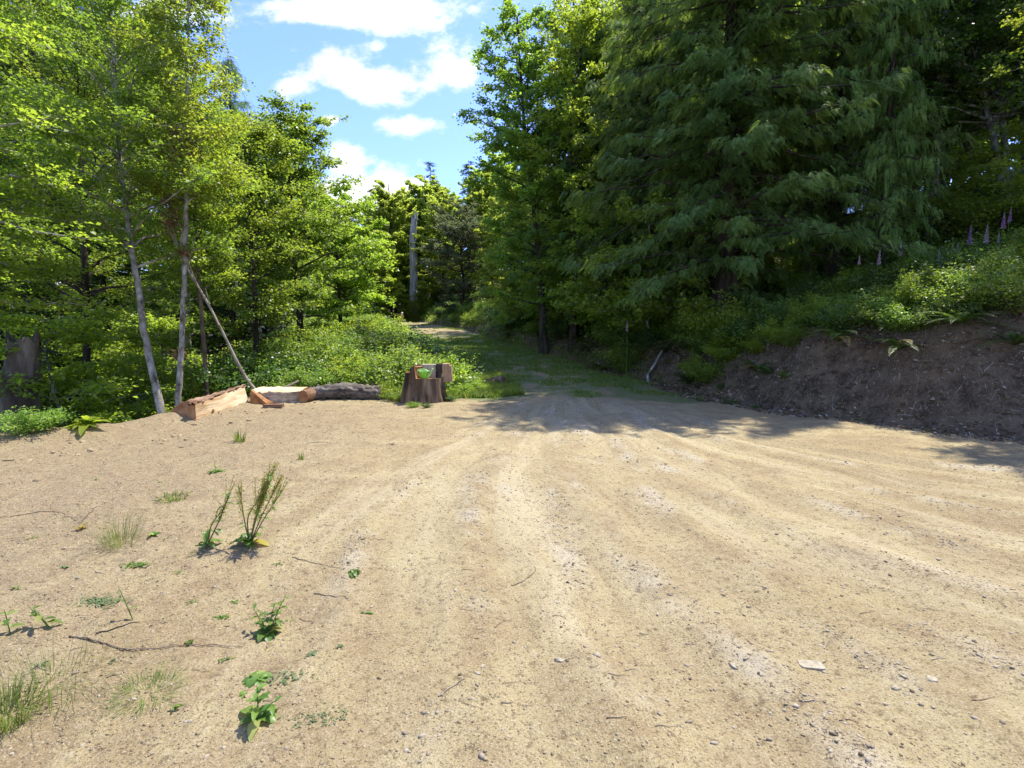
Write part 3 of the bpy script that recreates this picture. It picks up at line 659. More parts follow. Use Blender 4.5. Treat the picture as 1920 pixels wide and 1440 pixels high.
def fern_mesh(seed, n=18, L=.95):
    r = np.random.default_rng(seed); g = Geo(); gs = Geo()
    for i in range(n):
        a = i*2.399+r.uniform(0, .4); el = r.uniform(.45, 1.25); l = L*r.uniform(.75, 1.1)
        k = np.linspace(0, 1, 20); h = np.array([math.cos(a), math.sin(a), 0]); sd = np.array([-h[1], h[0], 0])
        c = h[None]*(l*math.cos(el)*k+.25*l*k*k)[:, None]+np.array([0, 0, 1.])[None]*(l*(math.sin(el)*k-.62*k*k))[:, None]
        tube(gs, c[::3], np.linspace(.004, .0015, len(c[::3])), 3, .5, 0, 0, False)
        T = unit(np.gradient(c, axis=0)); wl = .115*l*np.sin(np.clip(k*.93+.1, 0, 1)*math.pi)**.7+.01
        rv = r.uniform(0, .92) if r.uniform() > .07 else .97
        for sg in (-1, 1):
            D = sd*sg+T*.28; leaf_quads(g, c, D, np.cross(D, T)*(1 if sg > 0 else -1)*-1, wl, .052*l, rv, 0, 0, .12)
    return gs.mesh('stems', M_twig), g.mesh('fronds', M_fern)
FERN = [fern_mesh(70), fern_mesh(71, 14, 1.05), fern_mesh(72, 22, .85)]

def put_bush(name, meshes, label, cat, loc, rotz, scale, group=None):
    t = thing(name, label, cat, loc, rotz, scale, group)
    link('stems', meshes[0], t); link('fronds' if name.endswith('fern') else 'leaves', meshes[1], t)
    return t
PR = random.Random(5)
ZW = {'bank': [(1290, 'near the crooked dead branch'), (1480, 'below the largest cedar'), (1640, 'left of the foxgloves'), (1790, 'among the lavender foxgloves'), (9999, 'at the right edge of the view')],
      'mound': [(510, 'behind the leaning dead pole'), (570, 'behind the low half log'), (620, 'behind the log end'), (655, 'behind the middle of the bark-covered log'), (690, 'behind the bark-covered log'), (760, 'nearest the track on the left'), (9999, 'just behind the carved stump')],
      'left': [(60, 'at the left edge'), (230, 'between the left edge and the leaning pale alder'), (360, 'behind the leaning and slender alders'), (480, 'behind the dead pole'), (9999, 'right of the dead pole')],
      'track': [(870, 'by the far bend'), (960, 'below the tall leafy tree'), (1060, 'between the tall leafy tree and the cedars'), (9999, 'at the foot of the left cedars')],
      'right': [(1250, 'behind the left cedars'), (1500, 'behind the largest cedar'), (1720, 'behind the right-hand cedars'), (9999, 'behind the lichened alders')]}
def zl(label, x, y, z, s=None, smid=None):
    px = 960+x/y*FPX; w = next(t for l, t in ZW[z] if px < l)
    yy_ = {'mound': (16, 22), 'bank': (8.5, 12), 'left': (15, 24), 'right': (18, 27), 'track': (19, 30)}[z]
    label = ('nearer ' if y < yy_[0] else 'farther ' if y > yy_[1] else '')+label
    sz_ = '' if s is None else ('large ' if s > smid*1.15 else 'small ' if s < smid*.87 else '')
    return sz_+label+' '+w
def at(x, y, dz=0): return (x, y, hz(x, y)+dz)

FARB = broadleaf_meshes([(0,0,0),(.2,.1,4),(-.2,.1,8),(.1,-.1,12),(0,0,15)], (.17,.04), M_far, M_darkbark, seed=24, f0=.08, nl=80, Lmax=3.6, up=.6, twigs=14, lpt=30, leaf=.24)
FARC = broadleaf_meshes([(0,0,0),(.2,.1,3),(-.2,.1,6),(.1,-.1,9)], (.14,.04), M_bright, M_darkbark, seed=25, f0=.06, nl=60, Lmax=3.2, up=.55, twigs=13, lpt=28, leaf=.22, prof='dome')
# the right-hand cedars and trees on the bank
def scatter(n, xr, yr, mind, seed, ok):
    r = random.Random(seed); pts = []
    for _ in range(n*60):
        if len(pts) >= n: break
        x = r.uniform(*xr); y = r.uniform(*yr)
        if ok(x, y) and all((x-a)**2+(y-b)**2 > mind*mind for a, b in pts): pts.append((x, y))
    return pts
def dists(x, y):
    X = np.array([float(x)]); Y = np.array([float(y)])
    b, s = polydist(X, Y, BANK); e, se = polydist(X, Y, EDGE); return float(b[0]*s[0]), float(-e[0]*se[0])
SKYX = [-400, 330, 400, 425, 470, 500, 560, 640, 652, 668, 690, 740, 812, 850, 895, 903, 910, 2400]
SKYY = [-700, -300, 140, 95, 190, 235, 255, 290, 380, 415, 365, 335, 305, 318, 305, 280, -500, -700]
def skycap(ms, x, y, s):
    if ms[1].name not in HCACHE:
        q = np.empty(len(ms[1].vertices)*3, np.float32); ms[1].vertices.foreach_get('co', q); HCACHE[ms[1].name] = float(q[2::3].max())
    H = HCACHE[ms[1].name]
    px = 960+x/y*FPX
    yp = max(np.interp(px-1.2*FPX/y, SKYX, SKYY), np.interp(px+1.2*FPX/y, SKYX, SKYY), np.interp(px, SKYX, SKYY))
    zmax = pix(px, yp, y)[2]; return min(s, (zmax-hz(x, y))/H)
HCACHE = {}
def place(name, ms, x, y, s, label, cat, group=None, rz=None, dz=-.15, cap=True, wide=1):
    if cap: s = skycap(ms, x, y, s)
    if s < .25: return None
    return put_tree(name, ms, label, cat, at(x, y, dz), PR.uniform(0, 6.28) if rz is None else rz, (s*wide, s*wide, s), group)
def tdist(x, y):
    return float(polydist(np.array([float(x)]), np.array([float(y)]), TRACK)[0][0])
def pxx(px, Y): return pix(px, 600, Y)[0]
place('cedar_tree', CED[0], pxx(1352, 14.6), 14.6, 1.0, 'largest dark green cedar with broad drooping boughs above the bank', 'cedar tree')
place('cedar_tree', CED[1], pxx(1205, 17.5), 17.5, .95, 'drooping cedar beside the track, left of the largest cedar', 'cedar tree')
place('cedar_tree', CED[1], pxx(1550, 15.2), 15.2, 1.2, 'cedar crowding the right side of the largest cedar', 'cedar tree', rz=2.0, wide=.7)
place('cedar_tree', CED[1], pxx(1640, 12.9), 12.9, .95, 'cedar with bare lichened lower trunk above the foxgloves', 'cedar tree', rz=4.0, wide=.4)
place('cedar_tree', CED[0], pxx(1110, 21.5), 21.5, .85, 'slimmer cedar in shade behind the leafy tall tree', 'cedar tree')
custom_tree('cottonwood_tree', [(1020,640,20),(1012,500,20.3),(1000,380,20.6),(985,250,21),(975,120,21.4),(970,30,21.7)], (.17, .03),
            'tall leafy tree with ragged left edge against the sky beside the track', 'tall leafy tree', leafmat=M_alder, barkmat=M_darkbark, seed=9, f0=.12, nl=90, Lmax=2.7, up=.6, twigs=13, lpt=36, leaf=.12)
custom_tree('alder_tree', [(1075,600,19),(1080,450,19.3),(1070,300,19.8),(1085,140,20.3),(1095,20,20.8)], (.15, .03),
            'bright backlit tree between the tall leafy tree and the cedars', 'leafy tree', leafmat=M_bright, barkmat=M_darkbark, seed=10, f0=.15, nl=80, Lmax=2.4, up=.6, twigs=12, lpt=32, leaf=.11)
# lichened alders at right edge
def lichen_alder(pts, rad, label, seed, leafmat=M_deep, **kw):
    a = dict(f0=.42, nl=52, Lmax=2.9, up=.5, twigs=12, lpt=34, leaf=.09); a.update(kw)
    custom_tree('alder_tree', pts, rad, label, 'lichened alder', leafmat=leafmat, barkmat=M_lichenbark, seed=seed, **a)
lichen_alder([(1878,470,13.5),(1886,390,13.5),(1870,300,13.7),(1845,180,14),(1822,60,14.3),(1815,-60,14.6)], (.10, .05), 'pale lichen-spotted alder leaning left near the tallest foxgloves', 81)
lichen_alder([(1896,480,13.8),(1890,350,13.9),(1880,220,14),(1870,80,14.2),(1862,-60,14.5)], (.09, .05), 'second lichened trunk twinned with the leaning spotted alder', 82)
lichen_alder([(1850,440,16),(1828,330,16.2),(1805,230,16.4),(1785,120,16.8),(1780,-40,17)], (.12, .06), 'dark curved alder trunk left of the twin spotted trunks', 83)
lichen_alder([(1774,450,17),(1768,350,17),(1756,220,17.3),(1742,90,17.7),(1735,-40,18)], (.08, .04), 'thin straight dark trunk right of the cedars', 84, M_alder)
lichen_alder([(1935,420,13.5),(1920,250,14),(1912,100,14.5),(1908,-50,15)], (.11, .06), 'dark trunk cut by the right edge of the view', 85)
# vine maples lit by sun patches on the right
VM = broadleaf_meshes([(0,0,0),(.2,.1,1.2),(.1,.3,2.4),(.3,.3,3.6)], (.04,.012), M_bright, M_lichenbark, seed=90, f0=.15, nl=34, Lmax=1.6, up=.3, twigs=11, lpt=26, leaf=.10, prof='dome')
for (p, Y, s, lab) in [(1735, 15.0, 1.0, 'vine maple with sunlit leaves between the cedar and the thin dark trunk'),
                       (1830, 16.5, 1.1, 'vine maple in dappled sun behind the leaning spotted alder'),
                       (1910, 12.5, .8, 'small vine maple at the right edge behind the foxgloves')]:
    place('vine_maple', VM, pxx(p, Y), Y, s, lab, 'small maple')

for (p_, Y_, s_, lab) in [(762,55.5,.32,'low bush at the left foot of the grey snag'),(775,54.5,.26,'low bush in front of the grey snag foot'),(793,56,.38,'low bush at the right foot of the grey snag')]:
    place('bush', FARC, pxx(p_, Y_), Y_, s_, lab, 'bush', cap=False)
for (x_, y_, k_, lab) in [(11.9, 9.5, 0, 'alder beyond the right edge shading the bank, nearest the view'), (15.5, 6.0, 1, 'alder beyond the right edge shading the bank, farther off'), (16.5, 11.5, 0, 'alder beyond the right edge behind the nearest one'), (18.5, 14.5, 1, 'tallest alder beyond the right edge'), (20.5, 9.5, 0, 'alder farthest out beyond the right edge'), (12.6, 12.4, 1, 'alder just outside the right edge behind the foxgloves'), (9.7, 9.3, 0, 'slender alder on the bank at the very right edge')]:
    place('alder_tree', DRK[k_], x_, y_, 1.0, lab, 'lichened alder')
for i, (x, y) in enumerate(scatter(24, (-1.5, 6.5), (15, 27), 1.15, 9, lambda x, y: .7 < dists(x, y)[0] < 3.6)):
    place('vine_maple', VM, x, y, PR.uniform(.7, 1.25), zl('bushy vine maple on the slope', x, y, 'track'), 'small maple', 'vine maples right of the track', cap=False)
for i, (x, y) in enumerate(scatter(12, (-24, -1), (56, 70), 2.0, 19, lambda x, y: -.38 < x/y < -.03 and tdist(x, y) > 2.2)):
    place('low_tree', FARC, x, y, PR.uniform(.35, .6), 'low bushy tree among the trunks of the far tree line', 'low tree', 'low trees of the far line')
for k_, (p_, Y_, s_) in enumerate([(1300,12.9,.95),(1345,13.2,1.15),(1385,13.0,1.0),(1425,12.6,.9),(1330,12.4,.7),(1375,12.3,.75),(1300,13.6,.8),(1240,16.0,.9),(1180,15.6,1.0),(1130,16.6,1.0)]):
    x_ = pxx(p_, Y_); put_bush('shrub' if k_ % 3 else 'sword_fern', BUSH['bright' if k_ % 2 else 'mid'][k_ % 2] if k_ % 3 else FERN[k_ % 2], ('leafy shrub' if k_ % 3 else 'sword fern')+' hiding the foot of the largest cedar' if k_ < 6 else ('leafy shrub' if k_ % 3 else 'sword fern')+' at the foot of the left cedars', 'shrub' if k_ % 3 else 'fern', at(x_, Y_, -.05), PR.uniform(0, 6), s_, 'plants at the cedar feet')
# far wood at the end of the track
def far(name, ms, px, Y, top, H, label, cat, group=None):
    x = pxx(px, Y); z0 = hz(x, Y); zt = pix(px, top, Y)[2]
    return put_tree(name, ms, label, cat, (x, Y, z0-.3), PR.uniform(0, 6.28), (zt-z0+.3)/H, group)
far('fir_tree', FIR[1], 705, 62, 350, 19, 'dark fir at the left end of the far tree line', 'fir tree')
far('alder_tree', FARB, 735, 60, 345, 15, 'yellow-green alder just left of the grey snag', 'alder tree')
far('fir_tree', FIR[0], 812, 66, 302, 24, 'pointed fir rising highest behind the grey snag', 'fir tree')
far('alder_tree', FARB, 800, 64, 330, 15, 'alder crowning the slope right behind the grey snag', 'alder tree')
far('alder_tree', FARB, 830, 58, 360, 15, 'broad alder right of the grey snag', 'alder tree')
far('fir_tree', FIR[1], 880, 56, 300, 19, 'fir top showing between the far alders and the tall leafy tree', 'fir tree')
far('alder_tree', FARB, 905, 47, 325, 15, 'alder lit on its crown at the right of the far tree line', 'alder tree')
far('alder_tree', FARB, 772, 66, 360, 15, 'far alder whose crown overhangs the snag top', 'alder tree')
far('alder_tree', FARC, 700, 54, 440, 9, 'bright low alder at the bend of the track', 'alder tree')
WIL = broadleaf_meshes([(0,0,0),(.3,.1,2),(.2,.3,4),(.5,.2,6.5)], (.12,.03), M_willow, M_darkbark, seed=33, f0=.1, nl=60, Lmax=2.6, up=.6, twigs=13, lpt=34, leaf=.12, prof='dome')
far('willow_tree', WIL, 862, 42, 400, 6.5, 'silvery grey-leaved willow beside the far bend', 'willow')
far('alder_tree', ALD[2], 950, 27, 330, 12, 'mid-distance alder with yellow leaves under the tall leafy tree', 'alder tree')
far('alder_tree', FARB, 925, 40, 400, 15, 'shaded round tree right of the grey willow', 'leafy tree')
far('alder_tree', ALD[2], 978, 26, 420, 12, 'lower leafy tree on the slope beside the track', 'leafy tree')
# grey snag
P = T3((775,600,58),(776,520,58),(774,450,58),(777,410,58)); P[0][2] = hz(P[0][0], 58)-.2
g = Geo(); Ps = smooth_poly(P, 6); tube(g, Ps, np.linspace(.46, .32, len(Ps)), 16, .5, 0, .35, True, 5, .05, 6)
sticks(g, np.array([Ps[-1]+[.2, 0, -.1], Ps[-1]+[-.25, 0, -.2], Ps[-1]+[0, .1, -.2]]), np.array([Ps[-1]+[.28, 0, .7], Ps[-1]+[-.22, 0, .35], Ps[-1]+[.02, .1, .9]]), .16, .02, 5)
tag(link('tree_snag', g.mesh('tree_snag', M_snag, True)), 'tall grey branchless dead trunk at the far end of the track', 'dead tree')
# weathered stump at left edge
def snag_left():
    P = T3((38,790,9.6),(40,730,9.6),(42,680,9.6),(44,636,9.6)); b = hz(P[0][0], 9.6)-.2
    P = np.vstack([[P[0][0]-.05, 9.6, b], P]); Ps = smooth_poly(P, 7); n = len(Ps)
    g = Geo(); sides = 40
    a = np.linspace(0, 2*math.pi, sides, endpoint=False); k = np.linspace(0, 1, n)[:, None]
    R = (.33-.10*k**.6)*(1+.16*perlin(a[None]*2.2, k*4, 3)+.10*perlin(a[None]*6, k*5, 13)+.04*perlin(a[None]*14, k*9, 14))
    V = Ps[:, None]+np.stack([R*np.cos(a), R*np.sin(a), np.zeros_like(R)], -1)
    V[-1, :, 2] += .22*perlin(a*2.5, a*0+1, 9)+.08*np.sin(a*9)
    i = np.arange(n-1)[:, None]*sides; j = np.arange(sides)[None]; j2 = (j+1) % sides
    g.add(V.reshape(-1, 3), np.stack([i+j, i+j2, i+sides+j2, i+sides+j], -1).reshape(-1, 4))
    c = V[-1]; g.add(np.vstack([c, c.mean(0)-[0, 0, .15]]), [[q, (q+1) % sides, sides] for q in range(sides)])
    o = link('tree_snag', g.mesh('tree_snag', M_oldwood, True)); tag(o, 'thick weathered broken-off trunk at the left edge', 'dead tree')
snag_left()
# leaning dead pole
P = smooth_poly(T3((490,742,11.4),(468,718,11.4),(448,685,11.3),(420,628,11.2),(385,560,11.1),(352,505,11),(330,450,11),(318,400,11),(300,360,11)), 4)
P[0][2] = hz(P[0][0], P[0][1])-.05
g = Geo(); tube(g, P, np.linspace(.038, .011, len(P)), 9, .5, 0, .25, True, 4)
for (a, b) in [((330,450),(318,390)),((345,490),(300,380)),((372,540),(345,455)),((410,610),(385,540)),((352,505),(372,430)),((338,470),(352,395))]:
    q = smooth_poly(T3((a[0], a[1], 11),((a[0]+b[0])/2-3,(a[1]+b[1])/2,10.95),(b[0], b[1], 10.9)), 4); tube(g, q, np.linspace(.02, .005, len(q)), 5, .5, 0, 0, False)
q = smooth_poly(T3((478,738,11.4),(500,742,11.2),(520,734,11.1),(545,722,11.2),(560,714,11.3)), 4); tube(g, q, np.linspace(.06, .02, len(q)), 7, .5, 0, .2, True, 2)
tag(link('dead_pole', g.mesh('dead_pole', M_dead, True)), 'pale dead trunk leaning left over the cut logs', 'dead tree')
# dead leaf clumps on the slender alder
for (p, q, n, sx, sz_, lab) in [(340, 270, 700, .34, .40, 'brown dead leaf clump hanging high in the slender alder'), (346, 470, 120, .09, .10, 'small brown tuft where the slender alder trunk forks'), (337, 664, 160, .09, .10, 'brown burl-like tuft low on the slender alder trunk'),
                           (318, 400, 260, .18, .35, 'dry brown twiggy foliage on the leaning dead pole top')]:
    c = pix(p, q, 10.6); g = Geo(); r = np.random.default_rng(n)
    Pq = c+r.normal(0, 1, (n, 3))*[sx*.5, sx*.5, sz_*.5]
    leaf_quads(g, Pq, r.normal(0, 1, (n, 3))+[0, 0, -1], r.normal(0, 1, (n, 3)), .09, .035, r.uniform(0, 1, n))
    sticks(g, Pq[:n//5], Pq[:n//5]+r.normal(0, .1, (n//5, 3)), .004, .002, 3, .3)
    tag(link('dead_leaves', g.mesh('dead_leaves', M_deadleaf)), lab, 'dead foliage')

# background woods -----------------------------------------------------------------
LG = 'wood on the falling slope at the left'
for i, (x, y) in enumerate(scatter(27, (-36, -6), (13, 44), 2.8, 1, lambda x, y: dists(x, y)[1] > 3.0 and x/y > -1.25 and x/y < (-.36 if y < 19 else -.33))):
    k = PR.random()
    if k < .78 or x/y > -.45: place('alder_tree', ALD[PR.choice([0, 1, 1, 2])], x, y, PR.uniform(.85, 1.15)*(1.0+.022*max(0, y-14))*(1 if y > 16 else .85), zl('leafy background alder', x, y, 'left'), 'alder tree', LG)
    else: place('fir_tree', FIR[1], x, y, PR.uniform(.8, 1.05), zl('dark background fir among alders', x, y, 'left'), 'fir tree', LG+' firs')
# tall fir poking above the left alders
x = pix(428, 88, 36)[0]; z0 = hz(x, 36); place('fir_tree', CED[1], x, 36, (pix(430, 88, 36)[2]-z0)/13, 'tall dark pointed conifer behind the left alders against the sky', 'conifer', cap=False, wide=.62)
# fill just behind left alders (small trees and brush on the slope)
for i, (x, y) in enumerate(scatter(26, (-18, -5.5), (8.5, 18), 1.3, 3, lambda x, y: dists(x, y)[1] > 2.6 and -1.35 < x/y < -.37 and not (y < 11.2 and -.77 < x/y < -.6))):
    place('vine_maple' if i % 2 else 'alder_sapling', VM, x, y, PR.uniform(.7, 1.15), zl('leafy understorey sapling', x, y, 'left'), 'sapling', 'saplings below the left alders')
RG = 'dark wood up the slope at the right'
for i, (x, y) in enumerate(scatter(64, (3, 40), (14, 48), 2.3, 2, lambda x, y: dists(x, y)[0] > 3.5 and .04 < x/y < 1.3 and math.hypot(x-pxx(1352,14.6), y-14.6) > 3)):
    k = PR.random()
    if k < .5 or x/y > .62: place('alder_tree', DRK[PR.choice([0, 1, 1])], x, y, PR.uniform(.85, 1.1), zl('lichened alder in dark wood', x, y, 'right'), 'alder tree', RG)
    else: place('fir_tree', PR.choice([CED[2], CED[2], FIR[1]]), x, y, PR.uniform(.85, 1.1), zl('dark conifer in the wood', x, y, 'right'), 'conifer', RG+' conifers')
for i, (x, y) in enumerate(scatter(22, (7, 60), (30, 58), 3.2, 8, lambda x, y: x/y > .2 and x/y < 1.25)):
    place('alder_tree', FARB, x, y, PR.uniform(.95, 1.2), zl('background alder far up the slope', x, y, 'right'), 'alder tree', 'back row up the right slope')
for i, (x, y) in enumerate(scatter(34, (-40, 8), (64, 96), 3.2, 4, lambda x, y: -.5 < x/y < .12)):
    place('alder_tree', FARB, x, y, PR.uniform(.95, 1.15), 'far alder behind the front of the distant tree line', 'alder tree', 'farthest trees')
for i, (x, y) in enumerate(scatter(7, (-9, 6), (26, 56), 2.6, 6, lambda x, y: dists(x, y)[0] > 4.5 and dists(x, y)[0] < 9 and x/y > -.17 and x/y < .14)):
    place('alder_tree', ALD[PR.choice([0, 2])], x, y, PR.uniform(.45, .65), 'leafy tree on the slope right of the track', 'leafy tree', 'trees on the slope right of the track')
for i, (x, y) in enumerate(scatter(12, (-26, -8), (30, 56), 2.8, 7, lambda x, y: dists(x, y)[1] > .2 and dists(x, y)[1] < 9)):
    place('alder_tree', ALD[PR.choice([0, 2])], x, y, PR.uniform(.45, .7) if x/y > -.34 else PR.uniform(.8, 1), 'sunlit young alder left of the far track', 'alder tree', 'young alders left of the far track')

# ------------------------------------------------------------------ undergrowth
def bushes(n, xr, yr, mind, seed, ok, kinds, sc, label, cat, group, name='shrub', zone=None):
    for (x, y) in scatter(n, xr, yr, mind, seed, ok):
        ms = PR.choice(BUSH[PR.choice(kinds)]); s = PR.uniform(*sc)
        put_bush(name, ms, zl(label, x, y, zone, s, (sc[0]+sc[1])/2) if zone else label, cat, at(x, y, -.08), PR.uniform(0, 6.28), (s, s, s*PR.uniform(.8, 1.15)), group)
def tdist(x, y):
    return float(polydist(np.array([float(x)]), np.array([float(y)]), TRACK)[0][0])
# bramble mound left of the track
bushes(95, (-14, 0), (12.2, 34), .85, 10, lambda x, y: dists(x, y)[1] < 1.6 and tdist(x, y) > 2.1 and x < -1.8 and x/y > -.62 and not (y < 13.4 and x > -2.6) and not (y > 17 and x/y > -.235) and (y < 24 or x/y < -.28), ['bright', 'bright', 'mid'], (.8, 1.3), 'sunny bramble bush', 'bramble bush', 'brambles on the mound', 'bramble_bush', 'mound')
bushes(30, (-20, -3), (32, 58), 1.3, 11, lambda x, y: dists(x, y)[1] < 2.0 and tdist(x, y) > 2.3 and x < np.interp(y, TRACK[:, 1], TRACK[:, 0]), ['bright'], (.7, 1.1), 'bright low bush on the left verge of the far track', 'bush', 'bushes on the far left verge')
bushes(14, (-9, -4.6), (10.6, 14), .7, 12, lambda x, y: x > -7.4 and dists(x, y)[1] > .9 and dists(x, y)[1] < 3, ['bright', 'mid'], (.5, .85), 'leafy bush just over the lip behind the cut logs', 'bush', 'bushes behind the cut logs')
bushes(12, (-12, -7.2), (5, 9.5), .8, 13, lambda x, y: dists(x, y)[1] > 1.8 and dists(x, y)[1] < 4, ['mid', 'dark'], (.4, .7), 'leafy bush below the lip at the left edge', 'bush', 'bushes below the left lip')
# right: above the bank
def bw_at(y): return .45*np.interp(y, [0,8,11,14,17,22,60], [2.0,1.85,1.5,1.05,.75,.5,.4])+.35
bushes(110, (2, 19), (5, 17.5), .72, 14, lambda x, y: bw_at(y)-.1 < dists(x, y)[0] < bw_at(y)+4.2 and x/y < 1.25, ['bright', 'mid', 'dark'], (.4, .85), 'leafy shrub above the earth bank', 'shrub', 'shrubs above the earth bank', zone='bank')
bushes(60, (3, 9), (8.6, 17), .5, 19, lambda x, y: (.15 if y > 12 else .7 if y > 10.5 else 1.0) < dists(x, y)[0] < 2.4 and not (.22 < x/y < .335), ['mid', 'bright', 'bright'], (.35, .75), 'leafy shrub draped down the earth bank', 'shrub', 'shrubs draping the end of the bank', zone='bank')
bushes(110, (-13, 6), (13.5, 56), .9, 15, lambda x, y: .5 < dists(x, y)[0] < 5.5, ['mid', 'bright', 'bright'], (.6, 1.1), 'leafy shrub right of the track', 'shrub', 'shrubs along the track', zone='track')
bushes(46, (6, 26), (13, 24), 1.3, 16, lambda x, y: dists(x, y)[0] > 4.5 and x/y < 1.3, ['dark', 'mid'], (.9, 1.5), 'dark shrub under the trees', 'shrub', 'shrubs inside the right-hand wood', zone='right')
bushes(8, (3.5, 7.5), (9.5, 14.2), .5, 17, lambda x, y: -.1 < dists(x, y)[0] < .7, ['mid'], (.12, .25), 'small green plant at the foot of the dark earth bank', 'plant', 'small plants at the bank foot', 'small_plant')
def ferns(n, xr, yr, mind, seed, ok, sc, label, group):
    for (x, y) in scatter(n, xr, yr, mind, seed, ok):
        s = PR.uniform(*sc); put_bush('sword_fern', PR.choice(FERN), zl(label, x, y, 'bank' if 'bank' in label else 'track', s, (sc[0]+sc[1])/2), 'fern', at(x, y, -.03), PR.uniform(0, 6.28), s, group)
ferns(64, (2, 17), (5, 17), .62, 20, lambda x, y: bw_at(y)-.4 < dists(x, y)[0] < bw_at(y)+2.0 and x/y < 1.2, (.6, 1.05), 'sword fern on the earth bank', 'ferns above the earth bank')
ferns(40, (-4, 4.5), (14.5, 30), .8, 21, lambda x, y: .35 < dists(x, y)[0] < 3, (.7, 1.1), 'sword fern right of the grassy track', 'ferns beside the track')
for (p, q, s, lab) in [(1535, 560, 1.15, 'large olive-tinged sword fern at the top of the bank'), (1310, 612, .8, 'bright arching fern on the bank edge under the largest cedar'), (1625, 545, 1.0, 'wide low-armed fern left of the grass clump on the bank')]:
    w = ground_px(p, q+40); put_bush('sword_fern', FERN[0], lab, 'fern', tuple(w), 1, s)

# leafy ground cover sheets (uncountable)
def cover(name, n, xr, yr, seed, okv, leafmat, label, leaf=.05, hgt=.18, cat='ground cover'):
    r = np.random.default_rng(seed); X = r.uniform(*xr, n*3); Y = r.uniform(*yr, n*3)
    z, dB_, dE_, w_, *_ = terrain(X, Y, True, True); dT_, _s = polydist(X, Y, TRACK)
    m = okv(X, Y, dB_, dE_, w_, dT_) & (fbm(X*.8, Y*.8, 3, seed) > -.25); X, Y, z = X[m][:n], Y[m][:n], z[m][:n]; k = len(X)
    P = np.stack([X, Y, z+np.abs(r.normal(0, hgt, k))], -1); g = Geo(); sz = leaf*r.uniform(.5, 1.4, k)
    leaf_quads(g, P, r.normal(0, 1, (k, 3))*[1, 1, .35], r.normal(0, .5, (k, 3))+[0, 0, 1], sz, sz*.7, r.uniform(0, 1, k))
    o = link(name, g.mesh(name, leafmat)); tag(o, label, cat, None, 'stuff')
cover('ground_cover', 90000, (0, 24), (4, 24), 100, lambda X, Y, B, E, w, T: (B > w*.92) & (B < w+7) & (X/np.maximum(Y, 1) < 1.35), M_alder, 'low leafy ground cover above the earth bank', .07, .2)
cover('ground_cover', 60000, (-14, 4), (14, 60), 101, lambda X, Y, B, E, w, T: (B > .05) & (B < 4), M_alder, 'low leafy cover on the slope right of the track', .09, .2)
cover('ground_cover', 70000, (-16, 0), (12, 60), 102, lambda X, Y, B, E, w, T: (E < 1.5) & (T > 2.0) & (B < -2.5) & (X < np.interp(Y, TRACK[:, 1], TRACK[:, 0])), M_bramble, 'bright leafy cover over the mound left of the track', .08, .3)
cover('ground_cover', 50000, (-22, -4.5), (2, 20), 103, lambda X, Y, B, E, w, T: (E > 1.7), M_deep, 'leafy cover on the slope falling away at the left', .09, .22)
cover('ground_cover', 9000, (2.5, 10), (5, 15), 104, lambda X, Y, B, E, w, T: (B > -.25) & (B < .6) & (Y > 7.5) & (fbm(X*1.3, Y*1.3, 3, 5) > .1), M_alder, 'sparse small weeds along the foot of the bank', .03, .04)

def grass(name, n, xr, yr, seed, okv, label, h=.08, mat=None):
    r = np.random.default_rng(seed); X = r.uniform(*xr, n*4); Y = r.uniform(*yr, n*4)
    z, dB_, dE_, w_, *_ = terrain(X, Y, True, True); dT_, _s = polydist(X, Y, TRACK)
    m = okv(X, Y, dB_, dE_, w_, dT_) & (r.uniform(0, 1, len(X)) < np.clip(.55+1.2*fbm(X*2.3, Y*2.3, 2, 9), .08, 1)); X, Y, z = X[m][:n], Y[m][:n], z[m][:n]; k = len(X)
    hh = h*r.uniform(.35, 1.5, k); a = r.uniform(0, 6.28, k); b = np.stack([np.cos(a), np.sin(a), 0*a], -1)
    P = np.stack([X, Y, z-.01], -1); lean = r.normal(0, .45, (k, 2)); T_ = P+np.stack([lean[:, 0]*hh, lean[:, 1]*hh, hh], -1)
    wd = .004+.0005*Y
    V = np.stack([P-b*wd[:, None], P+b*wd[:, None], T_], 1).reshape(-1, 3)
    g = Geo(); g.add(V, np.arange(k*3).reshape(-1, 3), np.repeat(r.uniform(0, 1, k), 3))
    o = link(name, g.mesh(name, mat or M_grass)); tag(o, label, 'grass', None, 'stuff')
grass('grass', 210000, (-12, 5), (11.5, 48), 110, lambda X, Y, B, E, w, T: (B < .3) & (T < 2.9) & (fbm(X*.9, Y*.9, 3, 7) > np.interp(Y, [11.5, 14, 18, 26, 30, 48], [.30, .05, -.12, -.1, .35, .6])-.22+.15*np.exp(-((T)/.9)**2)) & (np.abs(T-.75) > .0), 'short grass growing on the shaded track', .07)
grass('grass', 40000, (-3.2, 1.2), (11.4, 15.5), 111, lambda X, Y, B, E, w, T: (T > 1.2) & (Y > 11.6+.25*np.abs(X+1.0)), 'taller grass around the carved stump', .14)

